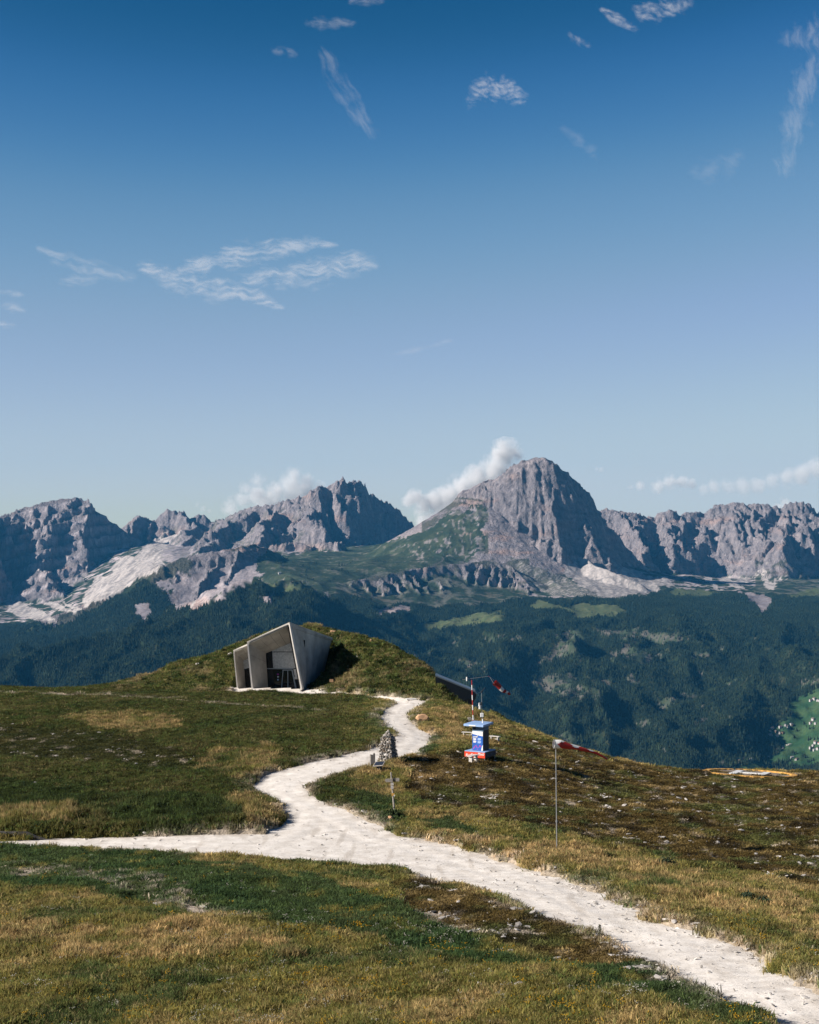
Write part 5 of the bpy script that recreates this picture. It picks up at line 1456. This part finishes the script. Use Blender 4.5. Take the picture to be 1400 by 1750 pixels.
box('slab', (-.55, -.2, .26), (.55, .2, .36), WHITE, sb_, .02); box('support', (-.42, -.15, -.1), (-.22, .15, .26), LIME, sb_, .02); box('support', (.22, -.15, -.1), (.42, .15, .26), LIME, sb_, .02)

def rock(name, px, py, w, h, mat, label, cat='rock', seed=1, d=None, group=None, sink=.25):
    g = G(px, py); bm = stone_mesh(seed, 2, 1.0, .22)
    for v in bm.verts: v.co = Vector((v.co.x * w / 2, v.co.y * (d or w) / 2, v.co.z * h / 2 * 1.25))
    o = link_bm(name, bm, mat); o.location = (g.x, g.y + .1, g.z + h / 2 * (1 - sink)); tag(o, label, cat, group); o.rotation_euler = (0, 0, seed)
    return o
rock('boulder', 722, 1235, 1.25, .66, OCHRE, 'ochre boulder in the grass right of the upper road bend', 'boulder', 2)
rock('rock', 667, 1405, .42, .24, OCHRE, 'flat ochre stone lying at the foot of the signpost', seed=3)
rock('rock', 897, 1645, .22, .14, WHITE, 'single white rock in the grass below the lower road edge', seed=4)
rock('rock', 394, 1124, .75, .40, LIME, 'pale rock on the mound just left of the smaller concrete frame', seed=5)
rock('rock', 579.5, 1100, .75, .5, OCHRE, 'brownish rock at the top of the shaded slope right of the concrete flank', seed=6)
rock('rock', 611, 1129, .5, .3, LIME, 'pale rock half way down the mound right of the shadow', seed=7)
rock('rock', 634, 1102, .5, .34, OCHRE, 'tan rock near the crest of the mound, furthest right', seed=8)
rock('rock', 569, 1083, .8, .35, OCHRE, 'tan rock on the bare crest directly above the concrete flank', seed=9)
rock('rock', 339, 1135, .8, .36, LIME, 'pale rock in the grass on the left flank of the mound', seed=10)
rock('rock', 396, 1178.5, .8, .22, WOODW, 'flat pale slab on the ground left of the smaller frame', 'slab', 11)
rock('rock', 1160, 1584, .24, .13, WHITE, 'white rock on the upper verge of the road at the right', seed=12)
# dark beam along the road's left end
la, lb = G(-120, 1433), G(113, 1432)
lg = empty('log', la.lerp(lb, .5)); tag(lg, 'long dark weathered log lying along the road edge at the left', 'log')
for i in range(6):
    a = la.lerp(lb, i / 6) - lg.location; c = la.lerp(lb, (i + 1) / 6) - lg.location
bm = bmesh.new(); rr = []
for i in range(15):
    c = la.lerp(lb, i / 14) - Vector(lg.location); c.z = gz(c.x + lg.location.x, c.y + lg.location.y) - lg.location.z + .05
    r = .14 * (1 + .12 * math.sin(i * 1.9)) * (1 if 0 < i < 14 else .8)
    rr.append([bm.verts.new(c + Vector((0, math.cos(k / 10 * 6.2832) * r, math.sin(k / 10 * 6.2832) * r))) for k in range(10)])
for a, c in zip(rr[:-1], rr[1:]):
    for k in range(10): bm.faces.new((a[k], a[(k + 1) % 10], c[(k + 1) % 10], c[k]))
bm.faces.new(rr[0]); bm.faces.new(rr[-1][::-1])
link_bm('trunk', bm, simple_mat('log_wood', (0.045, 0.042, 0.040), .9, .4, 5.0, .5), lg, True)
link_bm('cut_end', (lambda q: (q.faces.new([q.verts.new(v) for v in [(rr_x, math.cos(k / 10 * 6.2832) * .10, math.sin(k / 10 * 6.2832) * .10 + .10) for k in range(10) for rr_x in [0.004]]]), q)[1])(bmesh.new()), WOODG, lg).location = (lb - Vector(lg.location)) * 1.0 + Vector((0, 0, gz(lb.x, lb.y) - lb.z))
for px, py, hh, w, lab in ((802.5, 1236.5, .5, .30, 'small pale post behind the kiosk roof, left of the striped mast'), (807.8, 1236.0, .42, .34, 'small pale block just right of the striped mast behind the kiosk'), (814, 1236.0, .34, .16, 'small round-topped pale post behind the kiosk roof, furthest right')):
    g = G(px, py); p_ = empty('boundary_post', g); tag(p_, lab, 'post')
    box('shaft', (-w / 2, -.08, -.1), (w / 2, .08, hh * .8), WOODW, p_, .02); box('cap', (-w / 2 - .03, -.1, hh * .8 + .002), (w / 2 + .03, .1, hh), WOODG, p_, .03)
# plate in the shadow of the museum flank
g = G(566.5, 1167.5); pp = empty('sign_plate', g); tag(pp, 'small tan plate on a stake in the shade beside the concrete flank', 'sign')
tube('stake', (0, 0, -.1), (0, 0, .35), .02, .02, STEEL, pp, 6); box('plate', (-.22, -.03, .25), (.22, -.005, .58), OCHRE, pp)

# ------------------------------------------------------------------ shrubs and a young conifer
def leaf_ball(name, rx, ry, rz_, n, leaf, mat, parent, seed, up=.4):
    r = random.Random(seed); v = []; f = []
    for i in range(n):
        d = Vector((r.gauss(0, 1), r.gauss(0, 1), abs(r.gauss(0, 1)) * 1.1 - .25)).normalized()
        q = r.uniform(.55, 1.0) * (1 + .22 * math.sin(5 * math.atan2(d.y, d.x) + seed))
        c = Vector((d.x * rx * q, d.y * ry * q, max(.02, d.z * rz_ * q)))
        t_ = Vector((r.gauss(0, 1), r.gauss(0, 1), r.gauss(up, 1))).normalized() * leaf * r.uniform(.6, 1.4)
        s_ = t_.orthogonal().normalized() * leaf * .38
        s_.rotate(Matrix.Rotation(r.uniform(0, 3.14), 3, t_.normalized()))
        k = len(v); v += [c - s_, c + s_, c + t_]; f.append((k, k + 1, k + 2))
    return link_mesh(name, v, f, mat, parent)
PINE = simple_mat('dwarf_pine_needles', (0.020, 0.034, 0.016), .9, .5, 12.0)
SHR = simple_mat('shrub_leaves', (0.034, 0.050, 0.016), .9, .5, 8.0)
for i, (px, py, w, h, lab) in enumerate(((1141, 1486, .85, .50, 'dark round dwarf pine near the windsock pole, highest of the three by the road'), (1278, 1542, .60, .42, 'dark dwarf pine in the verge, left one of the close pair'), (1304, 1548, .62, .36, 'dark dwarf pine with yellow flowers behind, right one of the close pair'))):
    g = G(px, py); s_ = empty('dwarf_pine', g); tag(s_, lab, 'shrub', 'dwarf pines on the right verge')
    leaf_ball('foliage', w / 2, w / 2, h, 900, .10, PINE, s_, 20 + i)
    for k in range(3): tube('stem', (0, 0, -.1), (.1 * math.cos(k * 2.1), .1 * math.sin(k * 2.1), h * .6), .02, .008, WOODD, s_, 5)
g = G(671, 1400); s_ = empty('shrub', g); tag(s_, 'dark green clump of leaves around the foot of the signpost', 'shrub')
leaf_ball('foliage', .36, .3, .42, 700, .12, SHR, s_, 31); tube('stem', (0, 0, -.1), (.03, 0, .25), .015, .006, WOODD, s_, 5)
g = G(1025, 1607); s_ = empty('young_conifer', g); tag(s_, 'tiny young conifer growing at the lower edge of the road', 'tree')
tube('trunk', (0, 0, -.1), (.01, 0, .50), .014, .004, WOODD, s_, 6)
r = random.Random(2); v = []; f = []
for i in range(420):
    z_ = r.uniform(.04, .52); R_ = .20 * (1 - z_ / .56); a = r.uniform(0, 6.283); q = R_ * r.uniform(.2, 1)
    c = Vector((q * math.cos(a), q * math.sin(a), z_)); t_ = Vector((math.cos(a), math.sin(a), .5)).normalized() * .055; s2 = t_.cross(Vector((0, 0, 1))).normalized() * .012
    k = len(v); v += [c - s2, c + s2, c + t_]; f.append((k, k + 1, k + 2))
link_mesh('crown', v, f, simple_mat('young_needles', (0.060, 0.060, 0.026), .9, .4, 9.0), s_)
# low scrub growing all over the mound, too dense to count
px_, Y_ = rng.uniform(205, 800, 9000), rng.uniform(160, 199, 9000)
mo_ = near_at(px_, Y_, moundm.astype(float)); x_ = (px_ - 700) / F * Y_
scr = fbm(x_ / 2.4, Y_ / 2.4, 4, 401)
kp = (mo_ > .9) & (scr > .10) & (poly_sdf(x_, Y_, MUSEUM_PLAN) > .9) & (rng.random(9000) < .30)
px_, Y_, x_ = px_[kp], Y_[kp], x_[kp]; n = len(px_)
def scrub_proto(seed):
    o = leaf_ball('scrub', .5, .5, .55, 150, .16, GRASS, None, seed, 1.2); COL.objects.unlink(o); return o
sz_ = rng.uniform(.5, 1.35, n)
tn = np.where((rng.random(n) < .45)[:, None], np.array([.075, .080, .024]), np.array([.026, .038, .013])) * rng.uniform(.6, 1.4, n)[:, None]
scatter('mound_scrub', np.stack([x_, Y_, near_at(px_, Y_, NZ) - .05], -1), np.stack([np.zeros(n), np.zeros(n), rng.uniform(0, 6.28, n)], -1), np.stack([sz_ * .75, sz_ * .75, sz_ * .62], -1), tn, [scrub_proto(s) for s in (41, 42, 43)], rng.integers(0, 3, n))
print('scrub', n)

# ------------------------------------------------------------------ farmhouses far down in the valley
HW = simple_mat('lime_wash', (0.33, 0.31, 0.30), .8, .06, .2); HR = simple_mat('brown_roof', (0.10, 0.075, 0.065), .8, .2, .2); HR2 = simple_mat('red_roof', (0.22, 0.075, 0.055), .8, .2, .2)
HG = simple_mat('grey_roof', (0.20, 0.20, 0.21), .7, .15, .2); HT = simple_mat('timber_wall', (0.14, 0.085, 0.05), .85, .2, .2)
def house_parts(L, W, Hh, roofm, wallm):
    e = .9; rh = W * .36
    wv = [(-L / 2, -W / 2, -3), (L / 2, -W / 2, -3), (L / 2, W / 2, -3), (-L / 2, W / 2, -3), (-L / 2, -W / 2, Hh), (L / 2, -W / 2, Hh), (L / 2, W / 2, Hh), (-L / 2, W / 2, Hh), (-L / 2, 0, Hh + rh), (L / 2, 0, Hh + rh)]
    wf = [(0, 1, 5, 4), (2, 3, 7, 6), (1, 2, 6, 9, 5), (3, 0, 4, 8, 7)]
    x0, y0, zl = L / 2 + e, W / 2 + e, Hh - e * .72 * .5
    rv = [(-x0, -y0, zl), (x0, -y0, zl), (x0, 0, Hh + rh + .25), (-x0, 0, Hh + rh + .25), (x0, y0, zl), (-x0, y0, zl)]
    rv += [(a, b2, c + .35) for a, b2, c in rv]
    rf_ = [(0, 3, 2, 1), (3, 5, 4, 2), (6, 7, 8, 9), (9, 8, 10, 11), (0, 1, 7, 6), (4, 5, 11, 10), (1, 2, 8, 7), (2, 4, 10, 8), (3, 0, 6, 9), (5, 3, 9, 11)]
    return (wv, wf, wallm), (rv, rf_, roofm)
kinds = []
for (L, W, Hh, rm, wmx) in ((15, 11, 7, HR, HW), (12, 10, 6, HG, HW), (18, 12, 8, HR, HW), (12, 9, 5, HR2, HW), (14, 10, 5, HR, HT)):
    ms = []
    for nm, (v, f, mt) in zip(('wall', 'roof'), house_parts(L, W, Hh, rm, wmx)):
        me = bpy.data.meshes.new(nm); me.from_pydata(v, [], f); me.update(); me.materials.append(mt); ms.append((nm, me))
    kinds.append((ms, ('brown roof', 'grey roof', 'broad brown roof', 'red roof', 'timber walls')[len(kinds)]))
hamlets = [('in the top hamlet at right edge', [(1387, 1200, 0), (1392, 1201, 2), (1397, 1199, 1), (1403, 1200, 0)]),
           ('in the row above the valley wood', [(1333, 1245, 0), (1341, 1243, 1), (1345, 1243.5, 0), (1352, 1242.5, 1), (1355, 1243, 4)]),
           ('at the forest corner above the valley road', [(1316, 1250.5, 3), (1319.5, 1249.5, 0), (1316, 1257, 1), (1319, 1257.5, 0), (1325, 1253, 4)]),
           ('in the meadow below forest corner', [(1328.5, 1260.5, 0), (1332.5, 1260.5, 1), (1339, 1256.5, 4)]),
           ('on the upper right meadow shelf', [(1385.5, 1241, 0), (1390, 1240, 2), (1393, 1241, 1)]),
           ('in the big cluster at right edge', [(1387, 1282, 0), (1390.5, 1279.5, 1), (1394.5, 1279, 2), (1397.5, 1281, 0), (1400, 1277.5, 3), (1392, 1283, 1), (1404, 1281, 0)]),
           ('where the valley road leaves the wood', [(1326.5, 1289, 0), (1330, 1287.5, 1)]), ('by the lower meadow edge', [(1353, 1297, 1), (1359.5, 1299.5, 3), (1363, 1299.5, 4)]),
           ('in the hollow above the helipad', [(1264.5, 1304, 0), (1267.5, 1303.5, 2), (1264, 1307, 3), (1271, 1300.5, 4), (1281, 1301, 1), (1284, 1301, 1)]),
           ('alone left of the hollow above the helipad', [(1250.5, 1309, 1)])]
rh_ = random.Random(6); first = {}
ordw = ['first', 'second', 'third', 'fourth', 'fifth', 'sixth', 'seventh']
for where, hs in hamlets:
    order = sorted(range(len(hs)), key=lambda i: hs[i][0])
    for i, (px, py, kd) in enumerate(hs):
        Yh, xh, zh = far_hit(px, py)
        e_ = empty('farmhouse', (xh, Yh, zh), rh_.choice([.3, 1.2, .7, 1.9]))
        pos = '' if len(hs) == 1 else ', %s from the left' % ordw[order.index(i)]
        tag(e_, '%s farmhouse %s%s' % (('brown roofed', 'grey roofed', 'broad', 'red roofed', 'timber')[kd], where, pos), 'house', 'farmhouses in the valley')
        for nm, me in kinds[kd][0]:
            o = bpy.data.objects.new(nm, me); COL.objects.link(o); o.parent = e_
for px, py, lab in ((479, 981.5, 'lone pale hut on the green alpine pasture below the massif'), (1141, 1158.5, None)):
    if lab:
        Yh, xh, zh = far_hit(px, py); e_ = empty('alpine_hut', (xh, Yh, zh), .4); tag(e_, lab, 'hut'); e_.scale = (1.5, 1.5, 1.5)
        for nm, me in kinds[1][0]:
            o = bpy.data.objects.new(nm, me); COL.objects.link(o); o.parent = e_
# valley road
pts = [(1318, 1294), (1328, 1291), (1336, 1281), (1342, 1277), (1350, 1273.5), (1356, 1272)]
pts = [(1312, 1296)] + pts
L_ = []
for (a, b2) in zip(pts[:-1], pts[1:]):
    for k in range(6):
        f_ = k / 6; L_.append(far_hit(a[0] + (b2[0] - a[0]) * f_, a[1] + (b2[1] - a[1]) * f_))
v = []; f = []
for i, (Yh, xh, zh) in enumerate(L_):
    w = 4.5
    v += [(xh - w, Yh, zh + 1.2), (xh + w, Yh + 6, zh + 2.2)]
    if i: f.append((2 * i - 2, 2 * i - 1, 2 * i + 1, 2 * i))
tag(link_mesh('valley_road', v, f, simple_mat('pale_road', (0.34, 0.31, 0.28), .9, .1, .1)), kind='structure')
# ------------------------------------------------------------------ clouds, all beyond or above the air box
def cumulus(name, label, blobs, Y, dens=0.006, grp=None, nz=1 / 230.0, edge=0.55, off=0.16):
    """blobs: (px,py,radius_px[,dY]); a soft volume bounded by a lumpy closed mesh."""
    B = []
    for q in blobs:
        c = P(q[0], q[1], Y + (q[3] if len(q) > 3 else 0)); B.append((c, q[2] / F * Y))
    cen = sum((c for c, r in B), Vector()) / len(B)
    bm = bmesh.new()
    for c, r in B:
        bmesh.ops.create_icosphere(bm, subdivisions=2, radius=r * 1.12, matrix=Matrix.Translation(c - cen))
    m = bpy.data.materials.new(name + '_vapour'); m.use_nodes = True; t = m.node_tree
    for nd in list(t.nodes): t.nodes.remove(nd)
    tc = t.nodes.new('ShaderNodeTexCoord')
    no = noise_tex(t, nz, 8, 0.62); no2 = noise_tex(t, nz * 3.4, 6, 0.65)
    cur = None
    def mth(op, a, b2=None, clamp=False):
        n = t.nodes.new('ShaderNodeMath'); n.operation = op; n.use_clamp = clamp
        for s, v in ((0, a), (1, b2)):
            if v is None: continue
            if isinstance(v, (int, float)): n.inputs[s].default_value = v
            else: t.links.new(v, n.inputs[s])
        return n.outputs[0]
    for c, r in B:
        sub = t.nodes.new('ShaderNodeVectorMath'); sub.operation = 'DISTANCE'
        t.links.new(tc.outputs['Object'], sub.inputs[0]); sub.inputs[1].default_value = c - cen
        f = mth('SUBTRACT', 1.0, mth('DIVIDE', sub.outputs['Value'], r))
        cur = f if cur is None else mth('MAXIMUM', cur, f)
    n_ = mth('ADD', mth('MULTIPLY', mth('SUBTRACT', no.outputs['Fac'], 0.5), 2.3), mth('MULTIPLY', mth('SUBTRACT', no2.outputs['Fac'], 0.5), 0.9))
    d = mth('MULTIPLY', mth('ADD', mth('SUBTRACT', cur, off), n_), 1.0 / edge, True)
    d = mth('MULTIPLY', mth('MULTIPLY', d, d), dens)
    pv = t.nodes.new('ShaderNodeVolumePrincipled'); pv.inputs['Color'].default_value = (.97, .96, .96, 1); pv.inputs['Anisotropy'].default_value = 0.0
    t.links.new(d, pv.inputs['Density'])
    mo = t.nodes.new('ShaderNodeOutputMaterial'); t.links.new(pv.outputs[0], mo.inputs['Volume'])
    o = link_bm(name, bm, m); o.location = cen
    md = o.modifiers.new('union', 'REMESH'); md.mode = 'VOXEL'; md.voxel_size = min(r for c, r in B) / 4
    return tag(o, label, 'cloud', grp)
cumulus('cumulus_cloud', 'white cumulus cloud piled behind the left shoulder of the domed mountain',
        [(862, 782, 34), (845, 804, 40), (818, 822, 36), (795, 838, 36), (770, 850, 34), (742, 858, 26), (712, 852, 20), (760, 880, 34), (735, 888, 26), (873, 772, 24), (800, 865, 46), (825, 850, 40), (725, 862, 26), (700, 858, 16)], 18200, 0.013, None, 1 / 250.0, 0.6, 0.02)
cumulus('cumulus_cloud', 'grey white cloud wrapped round the crest of the jagged massif',
        [(497, 828, 27), (470, 842, 28), (440, 845, 26), (415, 856, 22), (522, 838, 24), (545, 842, 22), (500, 850, 34), (455, 862, 30), (396, 868, 20), (440, 824, 20), (520, 820, 18), (505, 815, 22), (470, 862, 34), (420, 836, 16)], 17800, 0.008, None, 1 / 230.0, 0.7, 0.04)
cumulus('cumulus_cloud', 'small oval cloud over the right mountain range', [(1145, 824, 20), (1125, 828, 17), (1165, 825, 17), (1095, 830, 13), (1078, 832, 9), (1182, 827, 11)], 18000, 0.007)
cumulus('cumulus_cloud', 'thin grey cloud bank rising to the right picture edge', [(1222, 834, 17), (1245, 832, 20), (1270, 830, 20), (1295, 827, 19), (1320, 821, 19), (1345, 815, 22), (1370, 810, 24), (1398, 803, 27), (1425, 798, 26), (1203, 836, 13)], 18500, 0.0042, None, 1 / 280.0, 0.7, 0.02)
cumulus('cumulus_cloud', 'small white cloud top peeping over the right mountain range', [(1340, 858, 15), (1330, 866, 13), (1352, 866, 13)], 18500, 0.009)
cumulus('cloud_wisp', 'tiny grey cloud shred left of the massif', [(337, 862, 9), (348, 868, 8), (358, 873, 7)], 18000, 0.004)
cumulus('cloud_wisp', 'tiny grey cloud shred right of the domed summit', [(1028, 802, 8), (1020, 800, 6)], 18000, 0.004)

# ice clouds: wind-drawn veils seven and a half kilometres up
cm = bpy.data.materials.new('ice_cloud'); cm.use_nodes = True; t = cm.node_tree
for nd in list(t.nodes): t.nodes.remove(nd)
at = N(t, 'ShaderNodeAttribute', attribute_type='GEOMETRY', attribute_name='veil')
tr = t.nodes.new('ShaderNodeBsdfTransparent'); tl = t.nodes.new('ShaderNodeBsdfTranslucent'); tl.inputs['Color'].default_value = (.80, .80, .82, 1)
df = t.nodes.new('ShaderNodeBsdfDiffuse'); df.inputs['Color'].default_value = (.80, .80, .82, 1)
m1 = t.nodes.new('ShaderNodeMixShader'); m1.inputs[0].default_value = .3; t.links.new(tl.outputs[0], m1.inputs[1]); t.links.new(df.outputs[0], m1.inputs[2])
m2 = t.nodes.new('ShaderNodeMixShader'); t.links.new(at.outputs['Fac'], m2.inputs[0]); t.links.new(tr.outputs[0], m2.inputs[1]); t.links.new(m1.outputs[0], m2.inputs[2])
mo = t.nodes.new('ShaderNodeOutputMaterial'); t.links.new(m2.outputs[0], mo.inputs['Surface'])
ALT = 7500.0
def cirrus(label, strokes, peak=0.4, grain=(26, 5), seed=0, name='cirrus_cloud'):
    """strokes: polylines of (px,py,halfwidth) in one veil."""
    xs = [q[0] for s in strokes for q in s]; ys = [q[1] for s in strokes for q in s]; w = 2.6 * max(q[2] for s in strokes for q in s) + 8
    cx = np.arange(min(xs) - w, max(xs) + w + 2, 1.8); cy = np.arange(max(min(ys) - w, -60), min(max(ys) + w + 2, 640), 1.8)
    PXc, PYc = np.meshgrid(cx, cy)
    mask = np.zeros(PXc.shape); cu = np.zeros(PXc.shape); sv = np.zeros(PXc.shape); wt_ = np.full(PXc.shape, 1e-9)
    for s in strokes:
        for a, b2 in zip(s[:-1], s[1:]):
            ex, ey = b2[0] - a[0], b2[1] - a[1]; L = math.hypot(ex, ey)
            t0 = ((PXc - a[0]) * ex + (PYc - a[1]) * ey) / L ** 2; tc_ = np.clip(t0, 0, 1)
            d = np.hypot(PXc - a[0] - tc_ * ex, PYc - a[1] - tc_ * ey)
            hw = a[2] + (b2[2] - a[2]) * tc_
            g_ = np.exp(-(d / (hw * 1.45)) ** 2); mask = np.maximum(mask, g_ * (0.75 + 0.25 * np.sin(np.clip(tc_, .02, .98) * 3.1416)))
            w2 = g_ ** 2; cu += w2 * ex / L; sv += w2 * ey / L; wt_ += w2
    ux, uy = cu / wt_, sv / wt_; nn = np.hypot(ux, uy) + 1e-9; ux, uy = ux / nn, uy / nn
    # fibres drawn out along a fixed wind for the whole veil, bent by slow turbulence
    ang = math.atan2(sum((q2[1] - q1[1]) for s in strokes for q1, q2 in zip(s[:-1], s[1:])), sum((q2[0] - q1[0]) for s in strokes for q1, q2 in zip(s[:-1], s[1:])))
    ca_, sa_ = math.cos(ang), math.sin(ang)
    wxx = 10 * fbm(PXc / 55, PYc / 55, 3, seed + 3); wyy = 10 * fbm(PXc / 55 + 9, PYc / 55, 3, seed + 4)
    U = (PXc + wxx) * ca_ + (PYc + wyy) * sa_; V = -(PXc + wxx) * sa_ + (PYc + wyy) * ca_
    fib = fbm(U / (grain[0] * 1.6), V / (grain[1] * 1.7), 5, seed + 9, .62)
    puff = fbm(PXc / 30, PYc / 22, 4, seed + 7, .55)
    body = smooth(0.10, 1.35, mask * 1.15 + 0.34 * fib * (0.4 + mask) + 0.30 * puff - 0.12)
    veil = body * mask ** 0.45 * (0.62 + 0.5 * np.clip(fib + 0.3, -0.6, 0.9))
    veil = np.clip(veil * peak * 0.72, 0, .8) * smooth(0.0, 0.10, veil)
    Yc = ALT * F / (HY - PYc) * 1.0
    Xc = (PXc - 700) / F * Yc; Zc = np.full(PXc.shape, ALT) + 2.0 * fbm(PXc / 90, PYc / 90, 2, seed + 1)
    mk = (veil[:-1, :-1] > 0.006) | (veil[1:, 1:] > 0.006)
    return tag(grid_mesh(name, Xc, Yc, Zc, cm, mask=mk, attrs={'veil': veil}), label, 'cloud', 'high ice clouds')
cirrus('largest feathery cloud streak forking to the right in the left half of the sky', [[(240, 455, 8), (290, 475, 15), (360, 492, 16), (430, 502, 13), (480, 524, 5)], [(310, 460, 9), (370, 445, 15), (440, 428, 16), (520, 418, 11), (575, 416, 4)], [(420, 478, 10), (500, 470, 17), (570, 458, 19), (635, 445, 12)]], .50, (30, 4.5), 1)
cirrus('slanting wispy streak at the left, beside the big forked cloud', [[(65, 425, 4), (110, 445, 11), (160, 460, 12), (225, 475, 8)], [(105, 482, 5), (140, 481, 9), (165, 478, 4)]], .30, (30, 5), 11)
cirrus('faint shreds of cloud at the left picture edge', [[(-10, 498, 4), (40, 504, 4)], [(8, 523, 6), (40, 531, 6)], [(-10, 553, 4), (22, 556, 4)]], .32, (20, 4), 21)
cirrus('bright small cirrus tuft high up at the right', [[(1030, 18, 4), (1060, 34, 9), (1082, 48, 6)], [(1092, 18, 12), (1125, 20, 14), (1165, 8, 12)]], .48, (14, 4), 31)
cirrus('rippled oval cloud patch in the upper middle of the sky', [[(808, 165, 12), (835, 148, 17), (862, 152, 17), (892, 168, 9)]], .46, (9, 4), 41)
cirrus('long faint slanting plume in the upper left middle', [[(552, 85, 7), (575, 130, 12), (602, 180, 15), (635, 232, 8)]], .20, (50, 6), 51)
cirrus('soft veil at the upper right picture corner', [[(1340, 70, 10), (1375, 62, 20), (1410, 60, 26)], [(1388, 100, 16), (1362, 190, 22), (1340, 290, 12)]], .22, (30, 7), 61)
cirrus('thin shred near the top edge, left of centre', [[(528, 40, 7), (560, 38, 10), (600, 40, 6)]], .22, (18, 5), 71)
cirrus('wisp cut by the top edge of the sky', [[(600, 2, 5), (650, 0, 7)]], .22, (18, 5), 72)
cirrus('small wisp left of the faint slanting plume', [[(466, 84, 4), (485, 88, 7), (505, 93, 5)]], .22, (18, 5), 73)
cirrus('tiny bright fleck between the two upper clouds', [[(975, 60, 4), (1002, 78, 6)]], .30, (12, 4), 81)
cirrus('faint streak low over the middle of the sky', [[(670, 607, 3), (720, 596, 4), (770, 582, 3)]], .14, (30, 4), 91)
cirrus('faint broad veil in the right half of the sky', [[(1190, 300, 14), (1230, 285, 18), (1260, 270, 10)], [(965, 225, 8), (1000, 250, 12), (1020, 268, 7)]], .12, (24, 8), 101)
# ------------------------------------------------------------------ air
hz = bpy.data.materials.new('air'); hz.use_nodes = True
t = hz.node_tree
for nd in list(t.nodes): t.nodes.remove(nd)
pv = t.nodes.new('ShaderNodeVolumePrincipled'); mo = t.nodes.new('ShaderNodeOutputMaterial')
pv.inputs['Color'].default_value = (0.07, 0.40, 0.82, 1)
pv.inputs['Density'].default_value = 1.15e-5
pv.inputs['Anisotropy'].default_value = 0.0
t.links.new(pv.outputs[0], mo.inputs['Volume'])
hx, hy0, hy1, hz0, hz1 = 7200.0, -400.0, 17000.0, -1400.0, 720.0
v = [(-hx, hy0, hz0), (hx, hy0, hz0), (hx, hy1, hz0), (-hx, hy1, hz0), (-hx, hy0, hz1), (hx, hy0, hz1), (hx, hy1, hz1), (-hx, hy1, hz1)]
f = [(0, 3, 2, 1), (4, 5, 6, 7), (0, 1, 5, 4), (1, 2, 6, 5), (2, 3, 7, 6), (3, 0, 4, 7)]
tag(link_mesh('haze', v, f, hz), kind='stuff')
print('land low/high', float(H.min()), float(H.max()), float(XX.min()), float(XX.max()))
